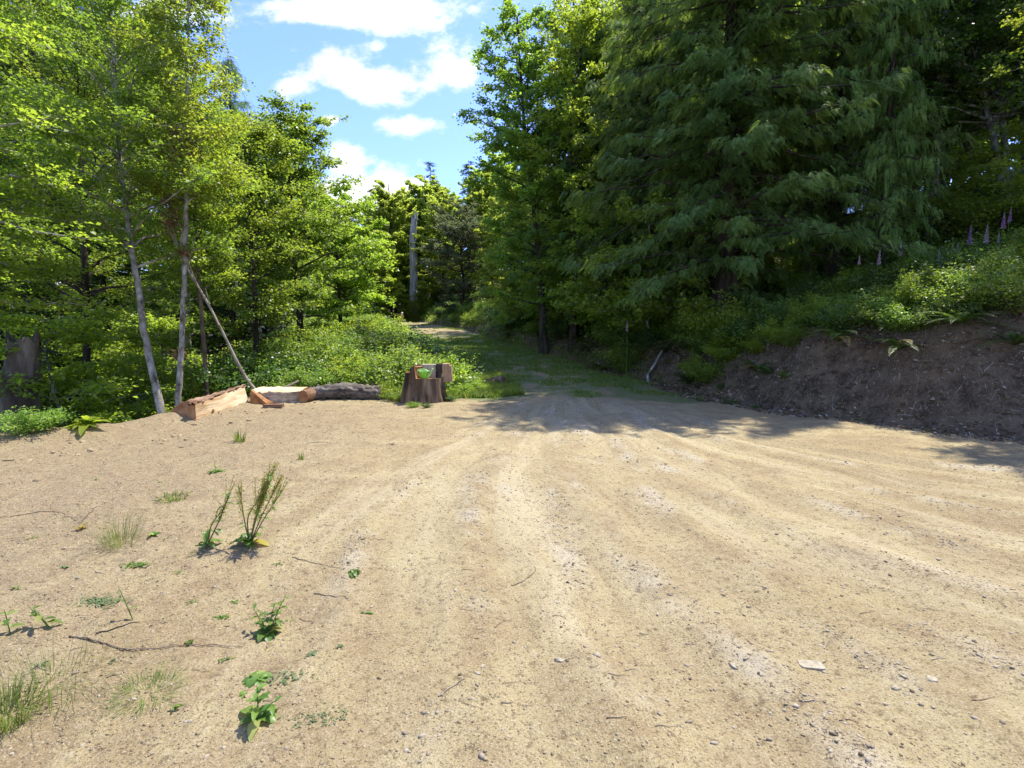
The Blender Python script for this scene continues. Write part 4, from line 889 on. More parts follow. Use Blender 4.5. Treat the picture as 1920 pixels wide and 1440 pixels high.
# ------------------------------------------------------------------ cut logs
def loft(geo, A, B, mi=0, nseg=10, jitter=0.0, seed=0, caps=(True, True), capmi=None, closed=True):
    A = np.asarray(A, float); B = np.asarray(B, float); k = len(A); r = np.random.default_rng(seed)
    t = np.linspace(0, 1, nseg+1)[:, None, None]; V = A[None]*(1-t)+B[None]*t
    if jitter: V[1:-1] += r.normal(0, jitter, V[1:-1].shape)
    i = np.arange(nseg)[:, None]*k; m = k if closed else k-1; j = np.arange(m)[None]; j2 = (j+1) % k
    geo.add(V.reshape(-1, 3), np.stack([i+j, i+j2, i+k+j2, i+k+j], -1).reshape(-1, 4), .5, mi)
    for c, S in zip(caps, (A, B)):
        if c: geo.add(np.vstack([S, S.mean(0)]), [[q, (q+1) % k, k] for q in range(k)], .5, mi if capmi is None else capmi)
def dens(P, n=4): 
    P = np.array(P, float); o = []
    for a, b in zip(P[:-1], P[1:]):
        for t in np.linspace(0, 1, n, endpoint=False): o.append(a*(1-t)+b*t)
    o.append(P[-1]); return np.array(o)
# big split log
e = thing('split_log', 'large split log with bright cut face and orange end, leftmost of the cut logs', 'log')
def slab(pts, Y0, Y1lift=0): return np.array([pix(px, py, Y) for (px, py, Y) in pts])
A = slab([(368,788,8.75),(366,757,8.75),(352,752,8.8),(338,755,8.85),(322,768,8.9),(313,780,8.9),(310,796,8.75),(335,796,8.7)], 0)
B = slab([(468,760,10.3),(458,724,10.35),(448,724,10.5),(436,730,10.7),(428,742,10.8),(424,754,10.8),(426,768,10.6),(445,768,10.4)], 0)
g = Geo(); loft(g, dens(A[[0, 1]], 5), dens(B[[0, 1]], 5), 0, 16, .010, 1, (False, False), closed=False)
me = g.mesh('cut_face', [M_cutwood]); link('cut_face', me, e)
for S in (A, B):
    g = Geo(); g.add(np.vstack([S, S.mean(0)]), [[q, (q+1) % 8, 8] for q in range(8)]); link('end_grain', g.mesh('end_grain', [M_endwood]), e)
g = Geo(); bA = dens(A[[1, 2, 3, 4, 5, 6, 7, 0]], 3); bB = dens(B[[1, 2, 3, 4, 5, 6, 7, 0]], 3)
loft(g, bA, bB, 0, 26, .013, 2, (False, False), closed=False)
r = np.random.default_rng(3)
t = np.linspace(-.02, 1.06, 24)[:, None]
for off, rad in ((.02, .035), (.0, .025), (-.03, .03)):
    c = A[1]*(1-t)+B[1]*t+np.array([-.04+off, 0, .0])+r.normal(0, .012, (24, 3)); tube(g, c, .012+rad*.55*r.uniform(.2, .8, 24), 6, .5)
c = A[0]*(1-t)+B[0]*t+np.array([.0, 0, -.03])+r.normal(0, .015, (24, 3)); tube(g, c, .015+.03*r.uniform(.2, 1, 24), 6, .5)
f0 = A[0]+(B[0]-A[0])*r.uniform(.3, 1, 26)[:, None]; sticks(g, f0, f0+r.normal(0, .07, (26, 3))+[.04, -.03, -.03], .012, .004, 4)
link('bark', g.mesh('bark', [M_redbark]), e)
# knot on the cut face
kp = A[0]*.72+B[0]*.28+(A[1]-A[0])*.32; kn = unit(np.cross(B[0]-A[0], A[1]-A[0]))
g = Geo(); aa = np.linspace(0, 2*math.pi, 10, endpoint=False); ux = unit(B[0]-A[0]); uz = unit(A[1]-A[0])
kn = kn if kn[0] > 0 else -kn
ring = kp+kn*.012+.035*(np.cos(aa)[:, None]*ux+np.sin(aa)[:, None]*uz); g.add(np.vstack([ring, kp+kn*.03]), [[q, (q+1) % 10, 10] for q in range(10)])
link('knot', g.mesh('knot', [M_endwood]), e)
# flat slab lying face up
e = thing('split_log', 'low half log with sunlit flat top between the large split log and the bark-covered log', 'log')
A = slab([(466,768,10.25),(466,740,10.45),(474,738,10.9),(478,750,10.9)], 0); A = slab([(464,768,10.2),(464,741,10.3),(476,738,10.75),(500,768,10.2)], 0)
L0, L1 = pix(466,766,10.2), pix(566,752,10.9)
def sect(c, w, h, tilt=0): 
    return np.array([c+np.array([0, -w*.5, 0]), c+np.array([0, -w*.5, h*.8]), c+np.array([0, -w*.35, h]), c+np.array([0, w*.4, h*1.05]), c+np.array([0, w*.5, h*.6]), c+np.array([0, w*.45, 0])])
c0 = np.array([L0[0], 10.55, hz(L0[0], 10.5)-.02]); c1 = np.array([L1[0]+.05, 11.0, hz(L1[0], 11)-.02])
SA = sect(c0, .5, .30); SB = sect(c1, .34, .30)
g = Geo(); loft(g, SA[[1, 2, 3, 4]], SB[[1, 2, 3, 4]], 0, 14, .008, 5, (False, False), closed=False); link('cut_face', g.mesh('cut_face', [M_cutwood]), e)
g = Geo(); loft(g, SA[[0, 1]], SB[[0, 1]], 0, 20, .016, 6, (False, False), closed=False); link('split_side', g.mesh('split_side', [M_slabside]), e)
g = Geo()
wedge = np.array([c0+[0.0, -.30, 0], c0+[.42, -.36, 0], c0+[.30, -.34, .09], c0+[.02, -.26, .30]])
loft(g, wedge, wedge+[-.02, .4, 0], 0, 3, .004, 7); link('orange_wedge', g.mesh('orange_wedge', [M_endwood]), e)
for S_ in (SB, SA):
    g = Geo(); g.add(np.vstack([S_, S_.mean(0)]), [[q, (q+1) % 6, 6] for q in range(6)]); link('end_grain', g.mesh('end_grain', [M_endwood]), e)
# third: round disc end
e = thing('log_round', 'upright orange log end leaning where the half log meets the bark-covered log', 'log')
c = pix(568, 751, 10.75); c[2] = hz(c[0], c[1])+.13
g = Geo(); aa = np.linspace(0, 2*math.pi, 14, endpoint=False); ring = np.stack([.10*np.cos(aa)*1.1, 0*aa, .155*np.sin(aa)*np.where(np.sin(aa) > 0, .95, .85)], -1)
g.add(np.vstack([c+ring, c]), [[q, (q+1) % 14, 14] for q in range(14)]); link('end_grain', g.mesh('end_grain', [M_endwood]), e)
g = Geo(); loft(g, c+ring, c+ring+[.05, .42, .0], 0, 6, .006, 8, (False, True)); link('bark', g.mesh('bark', [M_redbark], True), e)
# board scrap
g = Geo(); bm = bmesh.new(); bmesh.ops.create_cube(bm, size=1)
for v in bm.verts: v.co = Vector((v.co.x*.36, v.co.y*.14, v.co.z*.06)); v.co.z += .004*math.sin(v.co.x*20)
bmesh.ops.bevel(bm, geom=bm.edges[:], offset=.006, segments=1); me = bpy.data.meshes.new('board'); bm.to_mesh(me); bm.free(); me.materials.append(M_redbark)
w = ground_px(513, 764); o = link('board_scrap', me, None, (w[0], w[1], w[2]+.035), .12); tag(o, 'short dark board scrap in front of the low half log', 'board')
# bark log
A = pix(577, 757, 11.2); B = pix(713, 757, 11.6); za = hz(A[0], 11.2)+.12; zb = hz(B[0], 11.6)+.14
P = smooth_poly([(A[0], 11.25, za-.01), (A[0]+.35, 11.3, za+.02), (A[0]+.8, 11.4, za+.05), (A[0]+1.2, 11.5, zb), (B[0], 11.6, zb-.01)], 8)
e = thing('bark_log', 'dark bark-covered log lying at the foot of the brambles', 'log')
g = Geo(); tube(g, P, np.interp(np.arange(len(P)), [0, len(P)*.3, len(P)*.7, len(P)-1], [.13, .165, .175, .16]), 36, .5, 0, .35, False, 11, .035, 17); link('bark', g.mesh('bark', [M_logbark], False), e)
for k_ in (0, -1):
    g = Geo(); aa = np.linspace(0, 2*math.pi, 16, endpoint=False); ring = np.array([P[k_]+[(-.004 if k_ == 0 else .004), .13*math.cos(q), .13*math.sin(q)] for q in aa]); g.add(np.vstack([ring, P[k_]]), [[q, (q+1) % 16, 16] for q in range(16)]); link('end_grain', g.mesh('end_grain', [M_palewood]), e)

# ------------------------------------------------------------------ carved stump with watering can
sb = pix(798, 752, 11.25); sz0 = hz(sb[0], sb[1])-.05
e = thing('carved_stump', 'big carved stump in tall grass holding a watering can', 'stump', (sb[0], sb[1], sz0))
def stump_body():
    g = Geo(); sides = 72; a = np.linspace(0, 2*math.pi, sides, endpoint=False); zs = np.linspace(0, 1, 16)
    def top(a):   # height of the rim round the stump: low in front and right, high at back and left flank
        x = np.cos(a); y = np.sin(a)
        h = .60+.0*a; h = np.where(y > .15, .84, h); h = np.where((x < -.35), .88+.12*(x+.35), h)
        h = np.where((x < -.75), .72, h)
        return h
    tp = top(a)
    V = []
    for k in zs:
        flare = .40+.10*(1-k)**1.5+ .03*(1-k)
        R = flare*(1+.045*np.sin(a*9+1)*(1-.3*k)+.03*np.sin(a*17+2*k)+.022*np.sin(a*31)+.07*perlin(a*1.3, k*1.2+0*a, 5))
        V.append(np.stack([R*np.cos(a)*1.02-.05*(1-k), R*np.sin(a)*.85, tp*k], -1))
    V = np.array(V); n = len(zs)
    i = np.arange(n-1)[:, None]*sides; j = np.arange(sides)[None]; j2 = (j+1) % sides
    g.add(V.reshape(-1, 3), np.stack([i+j, i+j2, i+sides+j2, i+sides+j], -1).reshape(-1, 4)); return g, V[-1]
g, rim = stump_body(); link('bark', g.mesh('bark', [M_stumpbark], False), e)
g = Geo(); c = rim*[.9, .9, 1]; g.add(np.vstack([rim, rim*[.82, .82, 0]+[0, 0, .585]]), [[q, (q+1) % 72, 72+(q+1) % 72, 72+q] for q in range(72)])
low = rim*[.82, .82, 0]+[0, 0, .585]; g.add(np.vstack([low, low.mean(0)]), [[q, (q+1) % 72, 72] for q in range(72)]); link('cut_top', g.mesh('cut_top', [M_endwood]), e)
def block(name, x0, x1, y0, y1, z0, z1, mat, parent, skew=0, jit=.006, seed=1, wid2=0):
    g = Geo(); 
    A_ = np.array([[x0-wid2, y0, z0], [x1+wid2, y0, z0], [x1+wid2, y1, z0], [x0-wid2, y1, z0]], float); B_ = np.array([[x0+skew, y0, z1], [x1+skew*.4, y0, z1], [x1+skew*.4, y1, z1], [x0+skew, y1, z1]], float)
    k = 3; A_ = dens(np.vstack([A_, A_[:1]]), k)[:-1]; B_ = dens(np.vstack([B_, B_[:1]]), k)[:-1]
    loft(g, A_, B_, 0, 7, jit, seed); return link(name, g.mesh(name, [mat]), parent)
block('heartwood_face', -.10, .23, .03, .25, .56, .88, M_palewood, e, .02, .008, 2)
block('orange_wood', -.27, -.105, .00, .24, .52, .83, M_endwood, e, .05, .01, 3)
block('bark_strip', .235, .37, .05, .3, .44, .89, M_darkbark, e, 0, .014, 4)
block('side_block', .36, .52, -.04, .22, .50, .90, M_tanwood, e, .03, .008, 5, .0)
block('side_flange', .50, .60, -.02, .18, .50, .86, M_tanwood, e, -.07, .006, 6, .0)
block('lower_strip', .27, .42, -.16, .10, -.05, .46, M_stumpbark, e, 0, .015, 7, .03)
# watering can
def watering_can():
    r_ = thing('watering_can', 'lime green plastic watering can standing on the carved stump', 'watering can', (sb[0]-.0, sb[1]-.15, sz0+.585), 0)
    Mg = plain('lime_plastic', (.24, .62, .045), .35, .5, .12); Ml = plain('pale_lime_plastic', (.45, .75, .22), .35, .5, .1)
    g = Geo(); sides = 24; a = np.linspace(0, 2*math.pi, sides, endpoint=False)
    prof_ = [(0, .066), (.004, .072), (.06, .083), (.12, .095), (.165, .105), (.168, .099), (.10, .082), (.02, .068), (.015, .0)]
    V = np.array([[(R*math.cos(q)*1.15, R*math.sin(q)*.8, z) for q in a] for (z, R) in prof_]); n = len(prof_)
    i = np.arange(n-1)[:, None]*sides; j = np.arange(sides)[None]; j2 = (j+1) % sides
    g.add(V.reshape(-1, 3), np.stack([i+j, i+j2, i+sides+j2, i+sides+j], -1).reshape(-1, 4)); g.add(np.vstack([V[0], [[0, 0, 0]]]), [[(q+1) % sides, q, sides] for q in range(sides)])
    link('body', g.mesh('body', [Mg], True), r_)
    g = Geo(); P = smooth_poly([(.07, 0, .03), (.12, 0, .07), (.155, 0, .13), (.185, 0, .205)], 5); tube(g, P, np.linspace(.024, .012, len(P)), 10, .5); tube(g, [(.185, 0, .205), (.196, 0, .225)], [.016, .024], 10, .5)
    link('spout', g.mesh('spout', [Ml], True), r_)
    g = Geo(); P = smooth_poly([(-.08, 0, .045), (-.125, 0, .09), (-.15, 0, .14), (-.135, 0, .185), (-.07, 0, .205), (.03, 0, .20), (.095, 0, .165)], 6); tube(g, P, .0095, 8, .5); link('handle', g.mesh('handle', [Ml], True), r_)
    g = Geo(); tube(g, [(a_[0], a_[1], .168) for a_ in [(1.15*.105*math.cos(q), .8*.105*math.sin(q)) for q in np.linspace(0, 2*math.pi, 25)]], .006, 6, .5); link('rim', g.mesh('rim', [Ml], True), r_)
watering_can()
for (p_, q_, s_) in [(866,742,.28),(888,735,.32),(846,752,.18),(775,764,.16),(905,745,.2),(850,728,.3),(742,752,.32),(730,744,.4),(800,764,.13),(940,742,.16),(960,728,.2)]:
    put_bush('small_plant', PR.choice(BUSH['bright'] if q_ < 750 else BUSH['mid']), 'low leafy weed around the foot of the carved stump', 'weed', tuple(ground_px(p_, q_)), PR.uniform(0, 6), (s_*1.2, s_*1.2, s_*.8), 'weeds around the carved stump')
# small rotten stump, pale sheet in the grass
w = ground_px(925, 722); g = Geo(); sides = 40; a = np.linspace(0, 2*math.pi, sides, endpoint=False)
V = np.array([np.stack([R*(1+.12*np.sin(a*5)+.06*np.sin(a*13))*np.cos(a), .7*R*(1+.1*np.sin(a*7))*np.sin(a), z+(.05*np.cos(a) if z > .1 else 0*a)], -1) for z, R in [(-.05, .42), (.06, .36), (.15, .29), (.20, .22), (.17, .10), (.15, .01)]])
i = np.arange(5)[:, None]*sides; j = np.arange(sides)[None]; j2 = (j+1) % sides; g.add(V.reshape(-1, 3), np.stack([i+j, i+j2, i+sides+j2, i+sides+j], -1).reshape(-1, 4))
o = link('rotten_stump', g.mesh('rotten_stump', [M_stumpbark]), None, tuple(w)); tag(o, 'low rotten brown stump in the grass right of the carved stump', 'stump')
w = ground_px(814, 668); bm = bmesh.new(); bmesh.ops.create_cone(bm, cap_ends=True, segments=28, radius1=.24, radius2=.21, depth=.05)
for v in bm.verts: v.co.y *= .75
bmesh.ops.bevel(bm, geom=[x for x in bm.edges], offset=.008, segments=2)
me = bpy.data.meshes.new('lid'); bm.to_mesh(me); bm.free(); me.materials.append(plain('pale_blue_plastic', (.55, .66, .78), .3)); p0 = pix(815, 657, w[1]-.3)
o = link('plastic_lid', me, None, (p0[0], p0[1], p0[2])); o.rotation_euler = (-.12, .08, .3); tag(o, 'pale blue-white plastic lid lying in the grass behind the stump', 'plastic lid')
# pale branch leaning on the bank
P = [ground_px(1217, 719), ground_px(1214, 706)+[0, -.05, .04], pix(1228, 682, ground_px(1228, 690)[1]-.1), pix(1240, 660, ground_px(1240, 668)[1]-.12), pix(1262, 634, ground_px(1262, 640)[1]-.1)]
g = Geo(); Ps = smooth_poly(P, 5); tube(g, Ps, np.linspace(.045, .018, len(Ps)), 8, .5, 0, .2)
tag(link('dead_branch', g.mesh('dead_branch', M_snag, True)), 'pale crooked dead branch leaning on the bank foot', 'branch')

# dog on the far track
def dog():
    Yd = 44.0; b = pix(752, 600, Yd); x, z = b[0], hz(b[0], Yd)
    root = thing('dog', 'small tan and white dog standing on the far track facing the camera', 'dog', (x, Yd, max(z, b[2]-.05)), .5)
    pts = [(0,.28,.40),(0,.12,.42),(0,-.05,.42),(0,-.2,.45),(0,-.28,.55),(0,-.33,.63),(0,-.42,.62),(0,-.50,.60),
           (.08,-.2,.32),(.085,-.19,.16),(.085,-.21,.02),(-.08,-.2,.32),(-.085,-.19,.16),(-.085,-.21,.02),
           (.09,.26,.30),(.09,.20,.2),(.09,.30,.13),(.09,.27,.02),(-.09,.26,.30),(-.09,.20,.2),(-.09,.30,.13),(-.09,.27,.02),(0,.40,.47),(0,.50,.58),(.06,-.32,.71),(-.06,-.32,.71)]
    ed = [(0,1),(1,2),(2,3),(3,4),(4,5),(5,6),(6,7),(3,8),(8,9),(9,10),(3,11),(11,12),(12,13),(0,14),(14,15),(15,16),(16,17),(0,18),(18,19),(19,20),(20,21),(0,22),(22,23),(5,24),(5,25)]
    rd = [.12,.13,.14,.13,.085,.085,.055,.035,.06,.035,.035,.06,.035,.035,.07,.05,.03,.035,.07,.05,.03,.035,.03,.02,.025,.025]
    me = bpy.data.meshes.new('dog_body'); me.from_pydata(pts, ed, []); o = link('body', me, root)
    md = o.modifiers.new('s', 'SKIN'); sv = me.skin_vertices[0].data
    for i, rr in enumerate(rd): sv[i].radius = (rr, rr); sv[i].use_root = (i == 2)
    md2 = o.modifiers.new('ss', 'SUBSURF'); md2.levels = md2.render_levels = 1
    m, nt, N, L = newmat('dog_coat'); tc = N.new('ShaderNodeTexCoord'); sx = N.new('ShaderNodeSeparateXYZ'); L.new(tc.outputs['Object'], sx.inputs[0])
    nz = noise(N, L, tc.outputs['Object'], 6, 3); ad = N.new('ShaderNodeMath'); ad.operation = 'ADD'; L.new(sx.outputs[1], ad.inputs[0]); L.new(rng(N, L, nz, .3, .7, -.08, .08), ad.inputs[1])
    c = mixc(N, L, rng(N, L, ad.outputs[0], -.36, -.24), (.70, .64, .54), (.30, .13, .055)); c = mixc(N, L, rng(N, L, sx.outputs[2], .26, .2), c, (.55, .46, .36))
    pb = N.new('ShaderNodeBsdfPrincipled'); L.new(c, pb.inputs['Base Color']); pb.inputs['Roughness'].default_value = .9; out = N.new('ShaderNodeOutputMaterial'); L.new(pb.outputs[0], out.inputs['Surface'])
    me.materials.append(m)
dog()

# ------------------------------------------------------------------ foreground weeds
def blade_leaf(geo, p, d, up, L_, W_, bend=.5, rnd=.5, mi=0, wavy=.0, seg=7):
    """a real leaf blade: curved strip with a fold, from p along d"""
    d = unit(np.asarray(d, float)); s = unit(np.cross(d, up)); u = np.cross(s, d)
    k = np.linspace(0, 1, seg); w = W_*np.sin(np.clip(k*.94+.06, 0, 1)*math.pi)**.75*.5; w[-1] = .0008
    c = p+d*(L_*k)[:, None]-u*0+np.array([0, 0, -1.])*(bend*L_*k*k)[:, None]
    wv = wavy*W_*np.sin(k*14)
    V = np.stack([c+s*w[:, None]+u*(w*.35+wv)[:, None], c, c-s*w[:, None]+u*(w*.35-wv)[:, None]], 1).reshape(-1, 3)
    F_ = []
    for i in range(seg-1):
        b = i*3; F_ += [[b, b+1, b+4, b+3], [b+1, b+2, b+5, b+4]]
    geo.add(V, F_, rnd, mi)
UP = np.array([0, 0, 1.])
def weed(name, px, py, label, cat='weed', stems=(), nbase=0, bl=.12, bw=.04, mat=None, stemmat=None, seed=0, el=(.2, .9), bend=.6, group=None, yaw=None, spread=0):
    w = ground_px(px, py); e = thing(name, label, cat, tuple(w), 0, None, group); r = np.random.default_rng(seed); gl = Geo(); gs = Geo()
    for (dx, dy, h, nlf, ll) in stems:
        tip = np.array([dx, dy, h]); c = smooth_poly([(0, 0, -.01), tuple(tip*.5+[.1*dx, 0, .02]), tuple(tip)], 5); tube(gs, c, np.linspace(.0035, .0015, len(c)), 5, .5)
        for q in range(nlf):
            k = .18+.82*(q+r.uniform(0, .6))/nlf; p = tip*k; a = q*2.4+r.uniform(0, .8)
            blade_leaf(gl, p, (math.cos(a), math.sin(a), r.uniform(.1, .8)), UP, ll*r.uniform(.7, 1.2)*(1.15-.5*k), ll*.38*(1.1-.4*k), bend*.6, r.uniform(0, .95), wavy=.06)
    for q in range(nbase):
        a = q*2.399+r.uniform(0, .5) if yaw is None else yaw[q % len(yaw)]; e_ = r.uniform(*el)
        blade_leaf(gl, np.array([r.normal(0, spread), r.normal(0, spread*.45), .004]), (math.cos(a)*math.cos(e_), math.sin(a)*math.cos(e_), math.sin(e_)), UP, bl*r.uniform(.6, 1.2), bw*r.uniform(.8, 1.2), bend, r.uniform(0, .95), wavy=.08)
    if gs.n: link('stem', gs.mesh('stem', [stemmat or M_weed], True), e)
    if gl.n: link('leaves', gl.mesh('leaves', [mat or M_weed], True), e)
    return e, w
# the two docks
def dock(px, py, label, stalks, leaves, seed):
    w = ground_px(px, py); e = thing('dock_weed', label, 'dock weed', tuple(w)); r = np.random.default_rng(seed); gl = Geo(); gs = Geo(); gd = Geo(); gy = Geo()
    for (tx, ty, seeds, nlf) in stalks:     # tip in pixels
        tip = pix(tx, ty, w[1]+r.uniform(-.05, .08))-w; c = smooth_poly([(0, 0, -.01), tuple(tip*.35+[.02*r.normal(), .01, .02]), tuple(tip*.72), tuple(tip)], 6)
        tube(gs, c, np.linspace(.0055, .002, len(c)), 6, .2)
        cc = np.array(c); S = np.linspace(0, 1, len(cc))
        for q in range(nlf):
            k = .2+.7*q/max(nlf, 1)+r.uniform(0, .08); p = np.array([np.interp(k, S, cc[:, j_]) for j_ in range(3)]); a = r.uniform(0, 6.28)
            blade_leaf(gl, p, (math.cos(a), math.sin(a)*.7, r.uniform(-.1, .6)), UP, r.uniform(.05, .10), .024, .5, r.uniform(0, .95), wavy=.1)
        if seeds:
            m = int(seeds); k = r.uniform(.38, 1, m); p = np.stack([np.interp(k, S, cc[:, j_]) for j_ in range(3)], -1)
            br = r.normal(0, 1, (m, 3))*np.array([.018, .018, .01])*(1.2-.7*k)[:, None]; p2 = p+br
            leaf_quads(gd, p2, r.normal(0, 1, (m, 3)), r.normal(0, 1, (m, 3)), .011, .009, r.uniform(0, 1, m))
            for q in range(5):   # side branchlets with seed
                k0 = r.uniform(.4, .75); b0 = np.array([np.interp(k0, S, cc[:, j_]) for j_ in range(3)]); b1 = b0+(tip*.3+r.normal(0, .03, 3)); mm = m//5; kk = r.uniform(0, 1, mm)[:, None]
                tube(gs, [b0, (b0+b1)/2+[0, 0, .004], b1], [.002, .0015, .001], 4, .3)
                leaf_quads(gd, b0+(b1-b0)*kk+r.normal(0, .009, (mm, 3)), r.normal(0, 1, (mm, 3)), r.normal(0, 1, (mm, 3)), .010, .009, r.uniform(0, 1, mm))
    for (a, e_, l_, w_, mat_) in leaves:
        blade_leaf(gy if mat_ else gl, np.array([0, 0, .01]), (math.cos(a)*math.cos(e_), math.sin(a)*math.cos(e_), math.sin(e_)), UP, l_, w_, .45, r.uniform(0, .9), wavy=.10, seg=9)
    link('stem', gs.mesh('stem', [M_stem], True), e); link('leaves', gl.mesh('leaves', [M_weed], True), e)
    if gd.n: link('seed_heads', gd.mesh('seed_heads', [M_seed]), e)
    if gy.n: link('yellow_leaf', gy.mesh('yellow_leaf', [M_yellow], True), e)
dock(388, 1022, 'shorter leaning dock weed with few leaves, left of the seeding dock', [(440,905,60,8),(430,930,30,5)], [(2.2,1.2,.16,.05,0),(1.3,1.3,.19,.045,0),(.2,.5,.13,.05,0),(-.6,.4,.12,.05,0),(3.3,.3,.09,.04,0),(-1.4,.4,.09,.04,0)], 1)
dock(468, 1020, 'tall dock weed with upright greenish seed stalks on the dirt', [(517,868,330,5),(505,885,300,4),(497,905,240,3),(540,902,90,7),(446,905,140,2),(528,890,160,2),(490,930,120,2)], [(2.6,.9,.15,.08,0),(-1.9,.9,.16,.085,0),(-1.2,.6,.15,.07,0),(-2.5,.6,.17,.07,0),(.5,.9,.15,.07,0),(-.2,.35,.20,.055,1),(-.1,1.0,.12,.05,0),(-.9,.2,.09,.04,0)], 2)
weed('leafy_weed', 502, 1190, 'bushy broad-leaved weed at the end of the long dry vine', stems=[(-.10,.05,.13,7,.07),(.08,.06,.19,9,.07),(.03,.04,.16,8,.07),(-.04,.0,.10,6,.06)], nbase=12, bl=.11, bw=.05, seed=3, el=(.1, .8))
weed('leafy_weed', 483, 1275, 'flat-leaved weed tucked behind the bottom seedling', nbase=9, bl=.09, bw=.04, seed=4, el=(.1, .5))
weed('leafy_weed', 484, 1352, 'fresh seedling with pairs of broad leaves at the bottom of the photo', stems=[(.005,.0,.15,9,.085),(.07,.03,.07,4,.07)], nbase=6, bl=.13, bw=.045, seed=5, el=(.2, .6))
weed('small_weed', 585, 1228, 'tiny grey-green seedling right of the bushy weed', nbase=6, bl=.04, bw=.022, mat=M_weedgrey, seed=6, el=(.05, .5))
weed('rosette_weed', 663, 1078, 'low green leaf rosette standing alone on the dirt', nbase=16, bl=.085, bw=.026, seed=7, el=(.15, .9), bend=.7)
weed('small_weed', 684, 1152, 'little two-part sprig right below the leaf rosette', nbase=4, bl=.06, bw=.015, seed=8, el=(.1, .5), yaw=[.2, 3.3, .5, 2.9])
weed('leafy_weed', 404, 886, 'small upright weed with pale leaves above the docks', stems=[(.0,.0,.13,4,.08)], nbase=7, bl=.13, bw=.04, seed=9, el=(.1, .6))
weed('seedling', 150, 993, 'yellow-green seedling beside a dark twig at left', stems=[(.06,.02,.05,5,.05)], nbase=5, bl=.07, bw=.025, mat=M_yellow, seed=10)
weed('seedling', 287, 1005, 'small yellowish sprig right of the large grass tuft', nbase=5, bl=.08, bw=.03, seed=11, el=(.3, 1.1))
weed('small_weed', 255, 1060, 'light green creeping weed below the large grass tuft', nbase=90, bl=.03, bw=.009, seed=12, el=(.0, .8), spread=.045)
weed('feathery_weed', 190, 1130, 'feathery grey-green weed lying flat at left', nbase=150, bl=.035, bw=.008, mat=M_weedgrey, seed=13, el=(.0, .8), spread=.06)
weed('thin_stalk', 250, 1162, 'single thin upright grass stalk beside the feathery weed', stems=[(-.07,.0,.2,3,.05)], seed=14)
weed('leafy_sprig', 20, 1190, 'leafy sprig cut by the left edge of the photo', stems=[(-.02,.0,.14,5,.09)], seed=15)
weed('leafy_sprig', 95, 1180, 'leafy sprig with round pale leaves near the left edge', stems=[(-.09,.0,.12,4,.09),(-.14,.03,.11,3,.08)], seed=16)
weed('small_weed', 418, 1160, 'yellow-green tuft of tiny leaves left of the bushy weed', nbase=40, bl=.03, bw=.008, seed=17, el=(.3, 1.3), spread=.02)
weed('creeping_weed', 545, 1272, 'dark creeping weed right of the flat-leaved weed', nbase=70, bl=.025, bw=.007, mat=M_weedgrey, seed=18, el=(0, .7), spread=.05)
weed('creeping_weed', 600, 1348, 'dark creeping weed at the bottom edge right of the seedling', nbase=90, bl=.022, bw=.006, mat=M_weedgrey, seed=19, el=(0, .7), spread=.06)
weed('leafy_weed', 165, 800, 'bright broad-leaved plant on the lip of the clearing at left', nbase=26, bl=.36, bw=.12, mat=M_bright, seed=20, el=(.3, 1.3), bend=.5)
put_bush('sword_fern', FERN[1], 'upright fern by the foot of the leaning pale alder', 'fern', tuple(ground_px(263, 782)), .3, (.55, .55, 1.0))
put_bush('small_plant', BUSH['bright'][0], 'small green bush on the lip just left of the broad-leaved plant', 'bush', tuple(ground_px(60, 812)), 1, (.5, .5, .4))

def tuft(px, py, label, n, h, spread, seed, thin=.0018, lean=.35, seedheads=False):
    w = ground_px(px, py); g = Geo(); r = np.random.default_rng(seed)
    a = r.uniform(0, 6.28, n); rr = spread*.25*np.sqrt(r.uniform(0, 1, n)); b = np.stack([np.cos(a)*rr, np.sin(a)*rr, -.005+0*a], -1)
    hh = h*(.2+.95*r.uniform(0, 1, n)**1.6); ln = lean*r.uniform(.2, 1.3, n); out = np.stack([np.cos(a), np.sin(a), 0*a], -1)
    s = np.stack([-np.sin(a), np.cos(a), 0*a], -1); m = b+out*(hh*ln*.35)[:, None]+UP*(hh*.6)[:, None]; t = b+out*(hh*ln)[:, None]+UP*(hh*(1-.35*ln))[:, None]
    V = np.stack([b-s*thin, b+s*thin, m+s*thin*.8, m-s*thin*.8, t], 1).reshape(-1, 3); k = np.arange(n)[:, None]*5; rv = np.repeat(r.uniform(0, .98, n), 5)
    g.add(V, k+np.array([[0, 1, 2, 3]]), rv); g.add(V, k+np.array([[3, 2, 4]]), rv)
    o = link('grass_tuft', g.mesh('grass_tuft', [M_grass]), None, tuple(w)); tag(o, label, 'grass tuft')
tuft(226, 1020, 'large fine grass tuft with wispy tall stems', 260, .27, .5, 1, .0009, .9)
tuft(275, 1305, 'matted grass clump near the bottom left', 320, .075, .5, 2, .0011, 1.6)
tuft(8, 1352, 'big bright grass clump in the bottom left corner', 420, .14, .5, 3, .0018, 1.2)
tuft(450, 828, 'thin grass tuft in front of the large split log', 70, .20, .3, 4, .004, .6)
tuft(565, 862, 'tiny grass tuft on the open dirt behind the docks', 34, .12, .15, 5, .003, .4)
tuft(325, 935, 'short spreading grass patch above the large tuft', 200, .07, .5, 6, .003, 1.2)
tuft(90, 1300, 'sparse pale grass stems fanning from the corner clump', 150, .25, .8, 7, .0011, 1.6)
tuft(370, 1040, 'small green sprout patch left of the shorter dock', 60, .04, .2, 8, .0016, 1.0)

